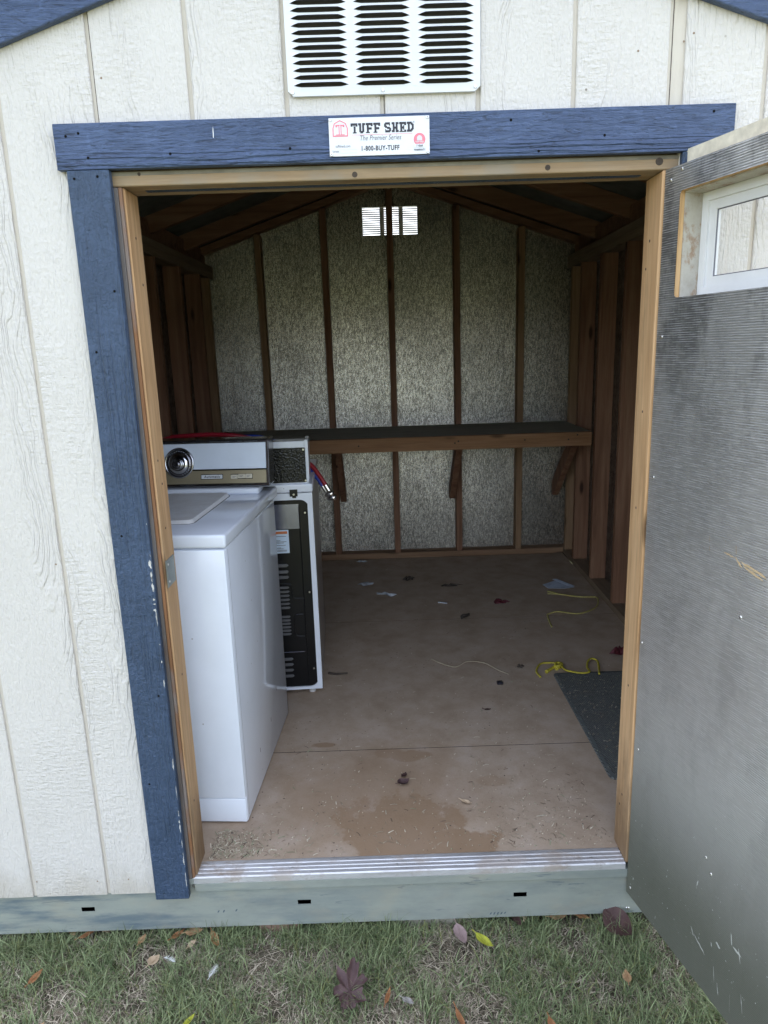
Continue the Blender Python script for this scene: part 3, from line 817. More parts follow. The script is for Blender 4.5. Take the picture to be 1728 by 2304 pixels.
# ------------------------------------------------------------------ the open door (a part of the shed)
HX, HY = .612, 0.0
def dang(z): return rad(-77.3+(z+.038)/1.836*3.4)
def D(s, w, z):
    """door coordinates: s from the hinge, w through the thickness (away from the room face), z"""
    a = dang(z)
    return (HX+s*math.cos(a)-w*math.sin(a), HY+s*math.sin(a)+w*math.cos(a), z)
DW = 1.175
ws0, ws1, wz0, wz1 = .051, 1.118, 1.5265, 1.7450
def ring_panel(mb, s0, s1, z0, z1, a0, a1, b0, b1, w0, w1, nz=14):
    """panel s0..s1 x z0..z1 with a window hole a0..a1 x b0..b1, from w0 to w1"""
    def grid(sa, sb, za, zb, n):
        for i in range(n):
            for j in range(10): mb.box(sa+(sb-sa)*j/10, sa+(sb-sa)*(j+1)/10, w0, w1, za+(zb-za)*i/n, za+(zb-za)*(i+1)/n)
    grid(s0, s1, z0, b0, nz); mb.box(s0, s1, w0, w1, b1, z1)
    mb.box(s0, a0, w0, w1, b0, b1); mb.box(a1, s1, w0, w1, b0, b1)
m = MB()
# one sheet with a rounded window cut-out
b = bmesh.new()
zs_low = [-.046+(wz0+.046)*i/14 for i in range(15)]
def quad(p): b.faces.new([b.verts.new(q) for q in p])
for w in (0.0,):
    for i in range(14):
        for j in range(10): quad([(DW*j/10, w, zs_low[i]), (DW*(j+1)/10, w, zs_low[i]), (DW*(j+1)/10, w, zs_low[i+1]), (DW*j/10, w, zs_low[i+1])])
    quad([(0, w, wz0), (ws0, w, wz0), (ws0, w, wz1), (0, w, wz1)]); quad([(ws1, w, wz0), (DW, w, wz0), (DW, w, wz1), (ws1, w, wz1)])
    quad([(0, w, wz1), (DW, w, wz1), (DW, w, 1.797), (0, w, 1.797)])
    rr = .010
    for (cx_, cz_, a0) in ((ws0, wz1, 90), (ws0, wz0, 180), (ws1, wz0, 270), (ws1, wz1, 0)):
        ix = cx_+(rr if cx_ == ws0 else -rr); iz = cz_+(-rr if cz_ == wz1 else rr)
        arc = [(ix+rr*math.cos(rad(a0+15*q)), w, iz+rr*math.sin(rad(a0+15*q))) for q in range(7)]
        quad([(cx_, w, cz_)]+arc)
m.join(b)
door = m.xf(D).build('door', 'foil_door', shed)
door['label'] = 'shed door swung open, ribbed foil inner face with window cut-out near the top'
# plywood core behind the foil, showing at the cut-out edge
m = MB(); ring_panel(m, .0006, DW, -.0457, 1.7967, ws0+.0006, ws1, wz0-.0004, wz1-.0004, .0030, .0125, 14); ring_panel(m, ws0-.006, ws1+.006, wz0-.006, wz1+.006, ws0+.0006, ws1, wz0-.0004, wz1-.0004, .0008, .0029, 1); m.xf(D).build('plywood_core', 'ply', door)
# stiles and rails round the window opening (stained primer)
m = MB(); ring_panel(m, .004, DW, -.040, 1.792, ws0+.003, ws1-.003, wz0+.001, wz1-.004, .0127, .058); m.xf(D).build('door_frame', 'primer', door)
# outer skin of siding that laps above the core
m = MB(); ring_panel(m, .0015, DW+.01, -.055, 1.8335, ws0+.012, ws1-.012, wz0+.012, wz1-.012, .0585, .070)
m.box(.0015, DW+.01, .031, .0585, 1.7985, 1.8335); m.xf(D).build('outer_skin', 'cream', door)
# window sash and pane
def frame4(mb, s0, s1, z0, z1, t, w0, w1):
    mb.box(s0, s1, w0, w1, z1-t, z1); mb.box(s0, s1, w0, w1, z0, z0+t)
    mb.box(s0, s0+t, w0, w1, z0+t, z1-t); mb.box(s1-t, s1, w0, w1, z0+t, z1-t)
m = MB(); frame4(m, .0545, ws1-.004, 1.5285, 1.7405, .018, .0560, .0740); frame4(m, .0725, ws1-.022, 1.5465, 1.7225, .020, .0610, .0730)
m.xf(D).build('window_frame', 'vinyl', door)
m = MB(); frame4(m, .0925, ws1-.042, 1.5665, 1.7025, .0022, .0635, .0655); m.xf(D).build('window_gasket', 'ink_grey', door)
m = MB(); m.poly([(.0930, .0680, 1.567), (ws1-.043, .0680, 1.567), (ws1-.043, .0680, 1.702), (.0930, .0680, 1.702)]).xf(D).build('window_pane', 'glass', door)
for s_, z_ in ((.017, 1.444), (.0155, 1.121), (.323, .882), (.0068, .696), (.0165, .402), (.017, -.02), (.018, 1.772), (.052, 1.787), (.29, .291), (.31, .263)):
    p = D(s_, 0, z_); a = dang(z_); nrm = Vector((math.sin(a), -math.cos(a), 0))
    MB().disc(p, nrm, .0042, .003, .0016, 8).build('screw', 'screw', door)
    MB().disc(Vector(p)+nrm*.0017, nrm, .0016, .0012, .0003, 6).build('screw_socket', 'bark', door)
# scraped places on the foil
m = MB()
def scrape(s0, z0, s1, z1, w):
    n = 6; up, dn = [], []; w *= 1.15
    for i in range(n+1):
        t = i/n; k = w*(1-abs(2*t-1)**2)*rnd.uniform(.5, 1.1)+.0004
        s_, z_ = s0+(s1-s0)*t, z0+(z1-z0)*t+rnd.uniform(-.0015, .0015)
        up.append((s_, -.0004, z_+k)); dn.append((s_, -.0004, z_-k))
    m.poly(up+dn[::-1])
for q in ((.217, 1.028, .219, 1.012, .003), (.219, 1.004, .221, .996, .003), (.264, 1.03, .265, 1.02, .002), (.293, 1.026, .297, 1.008, .003), (.262, 1.003, .292, 1.0, .0012), (.294, 1.001, .315, .985, .003), (.31, .996, .375, .985, .003), (.318, .99, .372, .975, .003), (.34, .992, .38, .980, .002)):
    scrape(*q)
m.xf(D).build('scrape_marks', plain('scraped_wood', (.50, .37, .22), .8), door)['kind'] = 'stuff'
m = MB()
for q in ((.262, .081, .275, .063, .002), (.275, .07, .315, .05, .002), (.385, .176, .392, .15, .006), (.395, .15, .421, .146, .003), (.41, .16, .42, .128, .004), (.345, .05, .352, .012, .004), (.36, .02, .368, -.01, .003), (.43, .06, .44, .02, .003), (.40, .03, .405, -.02, .002), (.33, .10, .335, .09, .003), (.345, .115, .36, .11, .003)):
    scrape(*q)
m.xf(D).build('scuff_marks', plain('scuff_pale', (.42, .42, .38), .8), door)['kind'] = 'stuff'

# ------------------------------------------------------------------ sign on the header
SGX, SGZ, SGY = -.0095, 1.876, -.0210
sign = tag(empty('shed_sign', (SGX, SGY, SGZ)), 'small white metal maker sign with black and red lettering on the navy header', 'sign')
sw, shh = .1065, .0372
MB().box(-sw, sw, -.0012, .0015, -shh, shh, .0006).build('sign_plate', 'sign', sign)
Yp = -.0016
SK = .0  # upright print
def pl(u, v): return (u, Yp, v)
# slab letters drawn on a small grid
SLAB = {'T': ["1111111", "1111111", "1101011", "0001100", "0001100", "0001100", "0001100", "0001100", "0011110"],
        'U': ["1110111", "1110111", "0110110", "0110110", "0110110", "0110110", "0110110", "0111110", "0011100"],
        'F': ["1111111", "1111111", "0110011", "0110000", "0111110", "0111110", "0110000", "0110000", "1111000"],
        'S': ["0111110", "1111110", "1100010", "1110000", "0111110", "0001111", "0100011", "0111111", "0111110"],
        'H': ["1110111", "1110111", "0110110", "0110110", "0111110", "0111110", "0110110", "1110111", "1110111"],
        'E': ["1111111", "1111111", "0110011", "0110100", "0111100", "0111100", "0110100", "0110011", "1111111"],
        'D': ["1111100", "1111110", "0110111", "0110011", "0110011", "0110011", "0110111", "1111110", "1111100"]}
def slab_word(word, u0, v0, hgt, adv, wid):
    mb = MB(); u = u0
    for ch in word:
        if ch == ' ': u += adv*.42; continue
        for r_, row in enumerate(SLAB[ch]):
            c_ = 0
            while c_ < 7:
                if row[c_] == '1':
                    e = c_
                    while e < 7 and row[e] == '1': e += 1
                    a, b2 = u+wid*c_/7, u+wid*e/7; t, d_ = v0+hgt*(1-r_/9), v0+hgt*(1-(r_+1)/9)
                    mb.poly([pl(a, d_), pl(b2, d_), pl(b2, t), pl(a, t)]); c_ = e
                else: c_ += 1
        u += adv
    return mb
slab_word('TUFF SHED', -.0600, .0065, .0195, .0160, .0146).build('brand_lettering', 'ink', sign)
text_mb('®', .005, 'ink', sign, 'registered_mark', lambda u, v: pl(.0715+u, .0235+v))
text_mb('The Premier Series', .0142, 'ink_grey', sign, 'series_lettering', lambda u, v: pl(-.0425+u, -.0075+v), shear=.25, sx=.80)
text_mb('1-800-BUY-TUFF', .0132, 'ink', sign, 'phone_lettering', lambda u, v: pl(-.0400+u, -.0275+v), offset=.00035, sx=.79, spacing=1.12)
text_mb('tuffshed.com', .0075, 'ink_grey', sign, 'web_lettering', lambda u, v: pl(-.0935+u, -.0200+v), sx=.82)
text_mb('Serial#', .0058, 'ink_grey', sign, 'serial_lettering', lambda u, v: pl(-.1005+u, -.0295+v), sx=.85)
m = MB()
for a, b2, c_, d_ in ((-.0845, -.0495, -.0245, -.0240), (-.0845, -.0495, -.0312, -.0307), (-.0845, -.0840, -.0307, -.0245), (-.0500, -.0495, -.0307, -.0245)):
    m.poly([pl(a, c_), pl(b2, c_), pl(b2, d_), pl(a, d_)])
m.build('serial_box', 'ink_pale', sign)
m = MB(); m.poly([pl(-.0590, .0030), pl(.0710, .0030), pl(.0710, .0037), pl(-.0590, .0037)]).build('underline', 'ink_red', sign)
# barn emblem outline with a T
def outline(mb, pts, t):
    c_ = Vector((sum(p[0] for p in pts)/len(pts), sum(p[1] for p in pts)/len(pts)))
    n = len(pts)
    for i in range(n):
        a, b2 = Vector(pts[i]), Vector(pts[(i+1) % n])
        ai, bi = c_+(a-c_)*(1-t), c_+(b2-c_)*(1-t)
        mb.poly([pl(*a), pl(*b2), pl(*bi), pl(*ai)])
m = MB()
barn = [(-.0985, .0010), (-.0660, .0010), (-.0660, .0170), (-.0700, .0270), (-.0825, .0330), (-.0950, .0270), (-.0985, .0170)]
outline(m, barn, .14)
inn = [(-.0825+(x+.0825)*.72, .0155+(z-.0155)*.70) for x, z in barn]
m.poly([pl(-.0918, .0240), pl(-.0732, .0240), pl(-.0732, .0192), pl(-.0765, .0192), pl(-.0765, .0215), pl(-.0795, .0215), pl(-.0795, .0055), pl(-.0730, .0055), pl(-.0730, .0040), pl(-.0920, .0040), pl(-.0920, .0055), pl(-.0855, .0055), pl(-.0855, .0215), pl(-.0885, .0215), pl(-.0885, .0192), pl(-.0918, .0192)])
m.build('barn_emblem', 'ink_red', sign)
m = MB(); m.poly([pl(-.0815, .0225), pl(-.0835, .0225), pl(-.0835, .0048), pl(-.0815, .0048)]); m.xf(lambda x, y, z: (x, y-.0003, z)).build('barn_emblem_line', 'sign', sign)
# warranty badge
m = MB(); n = 20; m.poly([pl(.0850+.0125*math.cos(2*math.pi*i/n), -.0085+.0125*math.sin(2*math.pi*i/n)) for i in range(n)]); bd = m.build('warranty_badge', 'ink_red', sign)
m = MB(); Yq = Yp-.0003
m.poly([(.0795, Yq, -.0110), (.0905, Yq, -.0110), (.0905, Yq, -.0050), (.0885, Yq, -.0020), (.0850, Yq, -.0005), (.0815, Yq, -.0020), (.0795, Yq, -.0050)]).build('badge_barn', 'ink_pale', bd)
text_mb('TUFF SHED', .0042, 'sign', bd, 'badge_lettering', lambda u, v: (.0850+u, Yq-.0003, -.0150+v), align='CENTER', offset=.0001, sx=.85)
m = MB(); m.poly([(.0740, Yq, -.0245), (.0960, Yq, -.0245), (.0975, Yq, -.0175), (.0725, Yq, -.0175)]).build('badge_ribbon', 'sign', bd)
text_mb('7 YEAR', .0055, 'ink', bd, 'year_lettering', lambda u, v: (.0850+u, Yq-.0005, -.0230+v), align='CENTER', offset=.0001, sx=.8)
text_mb('WARRANTY', .0048, 'ink', bd, 'warranty_lettering', lambda u, v: (.0850+u, Yq-.0005, -.0305+v), align='CENTER', offset=.0001, sx=.9)
for u in (-.1025, .1025):
    for v in (-.0335, .0335):
        MB().disc((u, -.0013, v), (0, -1, 0), .0036, .0028, .0022, 10).build('screw', 'screw', sign)
        MB().disc((u, -.0035, v), (0, -1, 0), .0012, .001, .0002, 6).build('screw_socket', 'ink', sign)

# ------------------------------------------------------------------ workbench along the back wall
bench = tag(empty('workbench', (.06, 2.33, 0)), 'rough wooden shelf bench fixed along the foil back wall on diagonal braces', 'workbench')
bo = bench.location
for a, b2 in ((2.371, 2.66), (2.662, 2.964)):
    MB().box(-1.06, 1.19, a, b2, .926, .945, .0015).build('top_board', 'bench_top', bench, off=bo)
MB().box(-1.068, 1.183, 2.332, 2.370, .866, .9445, .002).build('front_board', 'bench_board', bench, off=bo)
for x in (-1.0, -.282, .445, 1.135):
    MB().prism([(x-.019, 2.964, .455), (x-.019, 2.964, .545), (x-.019, 2.53, .925), (x-.019, 2.41, .925), (x-.019, 2.93, .455)], (.038, 0, 0), .0015).build('diagonal_brace', 'stud', bench, off=bo)
for x, z in ((.42, .915), (.40, .905), (.80, .91), (1.05, .905), (1.10, .93), (-.15, .905)):
    MB().disc((x, 2.3318, z), (0, -1, 0), .005, .004, .0006, 7).build('nail_head', 'bark', bench, off=bo)

# ------------------------------------------------------------------ washing machine
WA = rad(-3.7)
wash = tag(empty('washing_machine', (-.468, .226, ZF), WA), 'white top-loading washing machine with chrome dial console, just inside the left jamb', 'washing machine')
WW, WD = .628, .655
def hh(z): return z-ZF
MB().box(-WW, 0, .004, WD, hh(.0465), hh(.9100), .004, 2).build('cabinet', 'enamel', wash, True)
MB().box(-WW+.002, -.0015, -.0035, .016, hh(.1295), hh(.9090), .003, 2).build('front_panel', 'enamel', wash, True)
MB().box(-WW+.002, -.002, -.0005, .02, hh(.0455), hh(.1265), .004, 2).build('kick_panel', 'enamel', wash, True)
for x in (-.05, -WW+.05):
    for y in (.06, WD-.05):
        MB().disc((x, y, 0), (0, 0, 1), .016, .013, .010, 12).build('foot', 'black', wash)
deck = MB().box(-WW-.003, .0045, -.006, WD+.045, hh(.9140), hh(.9535), .007, 3).build('top_deck', 'enamel', wash, True)
LX0, LX1 = -.545, -.1285
b = bmesh.new()
def rrect(x0, x1, y0, y1, r, n=6):
    out = []
    for cx_, cy_, a0 in ((x1-r, y1-r, 0), (x0+r, y1-r, 90), (x0+r, y0+r, 180), (x1-r, y0+r, 270)):
        out += [(cx_+r*math.cos(rad(a0+90*q/n)), cy_+r*math.sin(rad(a0+90*q/n))) for q in range(n+1)]
    return out
m = MB(); lo_ = rrect(LX0, LX1, .125, .545, .022); hi_ = rrect(LX0+.004, LX1-.006, .133, .541, .020)
n = len(lo_); bmm = m.bm
A_ = [bmm.verts.new((x, y, hh(.9536))) for x, y in lo_]; B_ = [bmm.verts.new((x, y, hh(.9640))) for x, y in hi_]
bmm.faces.new(B_)
for i in range(n): bmm.faces.new((A_[i], A_[(i+1) % n], B_[(i+1) % n], B_[i]))
m.build('lid', 'dusty', wash)
m = MB(); a1 = rrect(LX0-.003, LX1+.003, .122, .549, .024)
bmm = m.bm; P_ = [bmm.verts.new((x, y, hh(.95375))) for x, y in a1]; Q_ = [bmm.verts.new((x, y, hh(.95375))) for x, y in lo_]
for i in range(n): bmm.faces.new((P_[i], P_[(i+1) % n], Q_[(i+1) % n], Q_[i]))
m.build('lid_gap', 'slot', wash)
MB().box(-WW+.03, -.030, .556, .640, hh(.953), hh(.9745), .007, 3).build('console_ledge', 'enamel', wash, True)
for y, z in ((.48, .175), (.37, .112), (.20, .098)):
    MB().box(0, .0003, y, y+.003, hh(z+.06), hh(z+.075)).build('scratch', 'bark', wash)
MB().box(-.0003, .0004, .0225, .0240, hh(.06), hh(.905)).build('panel_seam', plain('seam_shadow', (.34, .35, .38), .5), wash)
# console (face leans back a little)
LEAN = .17
def cons(x, y, z): return (x, y+LEAN*(z-hh(.978)), z)
CY = .570
cs = MB().box(-WW, .007, CY, CY+.085, hh(.9785), hh(1.1435), .004, 2).xf(cons).build('console', 'smoke', wash)
def face(name, mat, x0, x1, z0, z1, d, th=.003, bev=.001):
    return MB().box(x0, x1, CY-d, CY-d+th, hh(z0), hh(z1), bev).xf(cons).build(name, mat, cs)
face('console_panel', 'panel', -WW+.006, -.0035, 1.0415, 1.1315, .0025)
face('trim_panel', 'gold', -WW+.006, -.0030, .9905, 1.0370, .0022)
face('chrome_strip', 'slot', -WW+.005, -.0020, 1.0372, 1.0412, .0030)
face('chrome_edge', 'chrome', -.0022, .0058, .9830, 1.1400, .0045, .005)
face('chrome_edge', 'chrome', -WW+.004, .0020, .9815, .9885, .0040, .004)
face('chrome_edge', 'smoke', -WW+.004, .0020, 1.1335, 1.1400, .0040, .004)
for z in (.9835, 1.0395, 1.1390): MB().disc((.002, CY-.0045, hh(z)), (0, -1, 0), .0035, .002, .003, 8).xf(cons).build('chrome_corner', 'chrome', cs)
for x0, x1 in ((-.30, -.285), (-.205, -.13), (-.105, -.085), (-.08, -.03)):
    face('edge_glint', 'chrome', x0, x1, 1.1360, 1.1385, .0046, .002)
ap = face('name_plate', 'sign', -.2370, -.1600, 1.0080, 1.0228, .0040, .003)
face('name_plate_rim', 'slot', -.2385, -.1585, 1.0066, 1.0242, .0034, .003)
text_mb('Automatic', .0125, 'ink', cs, 'plate_lettering', lambda u, v: cons(-.2265+u, CY-.0044, hh(1.0118)+v), shear=.2, sx=.98, spacing=1.12, offset=.0002)
for i in range(3):
    x = -.1295+i*.0258
    dz = .0012 if i else -.0004
    MB().box(x, x+.0248, CY-.0075, CY, hh(1.0075)+dz, hh(1.0220)+dz, .0012).xf(cons).build('push_button', 'cream', cs)
    for j in range(2):
        MB().box(x+.006, x+.019-j*.004, CY-.0077, CY-.0074, hh(1.0160)+dz-j*.0035, hh(1.0172)+dz-j*.0035).xf(cons).build('button_print', 'ink_grey', cs)
face('button_rim', 'slot', -.1310, -.0515, 1.0060, 1.0238, .0030, .003)
# dial: lathe of nested rings
DX, DZ = -.3135, hh(1.066)
nrm = Vector((0, -1, LEAN*-1*0+.0)).normalized()
def dial_ring(name, mat, prof_):
    mb = MB(); b = mb.bm; seg = 40; rings = []
    for r_, h_ in prof_:
        rings.append([b.verts.new((DX+r_*math.cos(2*math.pi*k/seg), CY-h_, DZ+r_*math.sin(2*math.pi*k/seg))) for k in range(seg)])
    for i in range(len(rings)-1):
        for k in range(seg): b.faces.new((rings[i][k], rings[i][(k+1) % seg], rings[i+1][(k+1) % seg], rings[i+1][k]))
    b.faces.new(rings[-1])
    return mb.xf(cons).build(name, mat, dial if name != 'dial' else wash, True)
dial = None
dial = dial_ring('dial', 'chrome', [(.0540, .001), (.0540, .008), (.0510, .011), (.0480, .011), (.0470, .008)])
dial_ring('dial_ring', 'smoke', [(.0468, .0085), (.0455, .0120), (.0380, .0150), (.0370, .0150)])
dial_ring('dial_cone', 'chrome', [(.0365, .0155), (.0330, .0200), (.0240, .0240), (.0220, .0235)])
dial_ring('dial_knob', 'chrome', [(.0200, .0240), (.0195, .0330), (.0165, .0365), (.0140, .0350)])
dial_ring('dial_hub', 'smoke', [(.0135, .0350), (.0120, .0380), (.0060, .0395)])
for k in range(18):
    a = rad(-70+k*12); r0, r1 = .0400, .0440
    c0, s0 = math.cos(a), math.sin(a)
    MB().prism([(DX+r0*c0-.0006*s0, CY-.0152, DZ+r0*s0+.0006*c0), (DX+r1*c0-.0006*s0, CY-.0136, DZ+r1*s0+.0006*c0), (DX+r1*c0+.0006*s0, CY-.0136, DZ+r1*s0-.0006*c0), (DX+r0*c0+.0006*s0, CY-.0152, DZ+r0*s0-.0006*c0)], (0, .0006, 0)).xf(cons).build('dial_mark', 'label', dial)

# ------------------------------------------------------------------ dryer, its back to the doorway
dry = tag(empty('clothes_dryer', (-.301, 1.043, ZF), rad(3.0)), 'white clothes dryer standing behind the washer with its black back panel outward', 'clothes dryer')
DWd, DD = .686, .64
m = MB(); m.box(-DWd, 0, .010, DD, hh(.066), hh(.9005), .006, 3)
m.build('cabinet', 'enamel', dry, True)
# white back frame with a rounded opening
b = bmesh.new()
ox, oz = (-DWd, 0), (hh(.066), hh(.9005))
hole = rrect(-DWd+.015, -.0150, hh(.0775), hh(.874), .036, 8)
outer = []
for x, z in hole:
    # project hole points outward to the rectangle
    cx_, cz_ = -DWd/2, hh(.475)
    dx, dz = x-cx_, z-cz_
    k = min((DWd/2)/abs(dx) if dx else 9e9, ((oz[1]-oz[0])/2)/abs(dz) if dz else 9e9)
    outer.append((cx_+dx*k, hh((.066+.9005)/2)+dz*k))
m = MB(); bmm = m.bm
def ringv(pts, y): return [bmm.verts.new((x, y, z)) for x, z in pts]
H0, O0, H1 = ringv(hole, 0.0), ringv(outer, 0.0), ringv(hole, .0095)
n = len(hole)
for i in range(n):
    j = (i+1) % n
    bmm.faces.new((O0[i], O0[j], H0[j], H0[i])); bmm.faces.new((H0[i], H0[j], H1[j], H1[i]))
# corner fillers of the outer rectangle
for cxn, czn in ((0, oz[1]), (-DWd, oz[1]), (-DWd, oz[0]), (0, oz[0])):
    pass
m.build('back_frame', 'enamel', dry)
m = MB(); m.box(-.020, 0, .0003, .0100, oz[0], oz[1]); m.box(-DWd, -DWd+.006, .0003, .0100, oz[0], oz[1]); m.box(-DWd+.006, -.020, .0003, .01, oz[1]-.010, oz[1]); m.box(-DWd+.006, -.02, .0003, .01, oz[0], oz[0]+.006)
m.build('back_edge', 'enamel', dry)
bp = MB().poly([(x, .0075, z) for x, z in hole]).build('back_panel', 'black', dry)
def bp_box(name, mat, x0, x1, z0, z1, d, th=.004, bev=.001, par=None):
    return MB().box(x0, x1, .0075-d, .0075-d+th, hh(z0), hh(z1), bev).build(name, mat, par or bp)
bp_box('foil_sticker', 'silver', -.30, -.0555, .7560, .8560, .0006, .0006, 0)
lb = bp_box('warning_label', 'label', -.22, -.1015, .6575, .7530, .0006, .0006, 0)
bp_box('label_band', 'orange', -.21, -.1065, .7370, .7475, .0009, .0004, 0)
for k, (z, x1) in enumerate(((.7270, -.112), (.7100, -.135), (.7050, -.112), (.7000, -.122), (.6905, -.115), (.6800, -.135), (.6760, -.125), (.6700, -.112), (.6660, -.112))):
    bp_box('label_print', 'ink_grey', -.20, x1, z-.0010, z+.0010, .0009, .0004, 0)
# louvre slots: raised hoods
def hood(x0, x1, z, h=.010):
    MB().prism([(x0, .0074, hh(z)-h/2), (x1-.007, .0074, hh(z)-h/2), (x1, .0074, hh(z)), (x1-.005, .0074, hh(z)+h/2), (x0, .0074, hh(z)+h/2)], (0, -.0035, 0), .0010).build('louver', plain_vent, bp)
plain_vent = plain('black_louver_worn', (.16, .16, .17), .35, .3, .5)
for z in (.606, .580, .557): hood(-.185, -.110, z, .013)
for i in range(6): hood(-.185, -.112, .513-i*.0172, .0095)
for i in range(6): hood(-.185, -.114, .388-i*.0150, .0095)
for z in (.202, .178, .153, .127): hood(-.19, -.114, z, .012)
# pressed channels
def groove(pts, w=.0022):
    MB().tube([(x, .0072, hh(z)) for x, z in smooth_path2(pts)], w, 6).build('pressed_rib', 'black', bp)
def smooth_path2(pts):
    return [(p.x, p.y) for p in smooth_path([(a, b_, 0) for a, b_ in pts], 5)]
groove([(-.0555, .85), (-.0552, .60), (-.0555, .43), (-.0555, .30), (-.055, .10)])
groove([(-.185, .530), (-.112, .527), (-.104, .510), (-.102, .478), (-.092, .466), (-.058, .464)])
groove([(-.063, .396), (-.085, .395), (-.098, .384), (-.101, .345), (-.098, .312), (-.088, .302), (-.063, .300)])
bp_box('edge_strip', 'silver', -.20, -.0640, .2305, .2345, .0020, .002, .0006)
bp_box('edge_strip', 'silver', -.090, -.0640, .3940, .3970, .0020, .002, .0006)
for z in (.820, .490, .156):
    MB().disc((-.032, .0074, hh(z)), (0, -1, 0), .0090, .0070, .0015, 14).build('bolt_washer', 'black', bp)
    MB().disc((-.032, .0059, hh(z)), (0, -1, 0), .0042, .0034, .0035, 8).build('bolt', 'screw', bp)
# top slab, hinge bracket, console box
MB().box(-DWd-.003, .0035, -.004, DD+.005, hh(.9030), hh(.9380), .006, 3).build('top_panel', 'enamel', dry, True)
hb = MB().prism([(-.0865, -.0045, hh(.9165)), (-.0560, -.0045, hh(.9165)), (-.0560, -.0045, hh(.8890)), (-.0620, -.0045, hh(.8890)), (-.0620, -.0045, hh(.8830)), (-.0770, -.0045, hh(.8830)), (-.0770, -.0045, hh(.8890)), (-.0865, -.0045, hh(.8890))], (0, -.0025, 0), .0006).build('hinge_bracket', 'black', dry)
MB().disc((-.0710, -.0071, hh(.8970)), (0, -1, 0), .0046, .0036, .0018, 10).build('screw', 'screw', hb)
MB().disc((-.108, -.0041, hh(.921)), (0, -1, 0), .0016, .0014, .0002, 6).build('screw_hole', 'slot', dry)
c2 = MB().prism([(-DWd+.02, .002, hh(.9385)), (-DWd+.02, .150, hh(.9385)), (-DWd+.02, .118, hh(1.100)), (-DWd+.02, .002, hh(1.100))], (DWd-.030, 0, 0), .003, 2).build('console', 'enamel', dry)
MB().box(-DWd+.03, -.0185, -.0012, .0018, hh(.9430), hh(1.0785), .0006).build('console_back', 'hammer', c2)
MB().box(-DWd+.024, -.0200, -.0040, .0040, hh(1.0800), hh(1.1045), .002, 2).build('console_cap', 'enamel', c2)
MB().prism([(-.0178, -.0048, hh(.9450)), (-.0090, -.0048, hh(.9450)), (-.0065, -.0048, hh(.9600)), (-.0055, -.0048, hh(1.1085)), (-.0195, -.0048, hh(1.1085)), (-.0195, -.0048, hh(1.0850)), (-.0168, -.0048, hh(1.0750))], (0, .13, 0), .0015, 2).build('console_end', 'enamel', c2)
for x, z in ((-.0245, 1.0710), (-.0215, .9500), (-.155, 1.0740)):
    MB().disc((x, -.0012, hh(z)), (0, -1, 0), .0044, .0036, .0020, 10).build('screw', 'screw', c2)
for x in (-.045, -DWd+.05):
    for y in (.035, DD-.05):
        MB().disc((x, y, 0), (0, 0, 1), .014, .014, .012, 12).build('foot', 'vinyl', dry)
        MB().disc((x, y, .012), (0, 0, 1), .006, .006, .016, 8).build('foot_bolt', 'screw', dry)
# white side: its brownish reflection put into the colour
MB().box(-.0006, .0006, .03, DD-.03, hh(.09), hh(.895)).build('side_reflection', plain('dryer_side_reflection', (.34, .31, .29), .3, .25, .5), dry)

# ------------------------------------------------------------------ hoses over the machines
def hose(name, mat, pts, label, endpt):
    h_ = MB().tube(smooth_path(pts, 8), .0095, 10).build(name, mat, None, True)
    tag(h_, label, 'hose', 'washer hoses draped over the dryer')
    a, b2 = Vector(pts[-2]), Vector(pts[-1]); d = (b2-a).normalized()
    MB().disc(b2-d*.004, d, .0105, .0105, .030, 12).build('crimp_sleeve', 'chrome', h_)
    for k in range(2):
        c_ = b2+d*(.031+k*.020)
        MB().disc(c_, d, .010, .017, .005, 12).build('coupling', 'chrome', h_)
        MB().disc(c_+d*.006, d, .0175, .0175, .005, 12).build('coupling_ring', 'chrome', h_)
        MB().disc(c_+d*.011, d, .011, .009, .009, 12).build('coupling_neck', 'chrome', h_)
    return h_
hose('red_hose', 'hose_red', [(-1.00, 1.26, .985), (-.98, 1.24, 1.07), (-.90, 1.23, 1.108), (-.82, 1.22, 1.1185), (-.72, 1.22, 1.120), (-.62, 1.22, 1.113), (-.53, 1.23, 1.090), (-.45, 1.25, 1.056), (-.38, 1.27, 1.012), (-.325, 1.29, .972), (-.288, 1.30, .918), (-.266, 1.30, .878)], 'red rubber washer hose arching over the white machines', None)
hose('blue_hose', 'hose_blue', [(-.98, 1.30, .985), (-.93, 1.28, 1.06), (-.80, 1.26, 1.090), (-.70, 1.255, 1.098), (-.60, 1.255, 1.103), (-.52, 1.255, 1.098), (-.45, 1.26, 1.070), (-.40, 1.28, 1.025), (-.345, 1.305, .965), (-.305, 1.315, .915), (-.279, 1.315, .872)], 'blue rubber washer hose lying beside the red one', None)

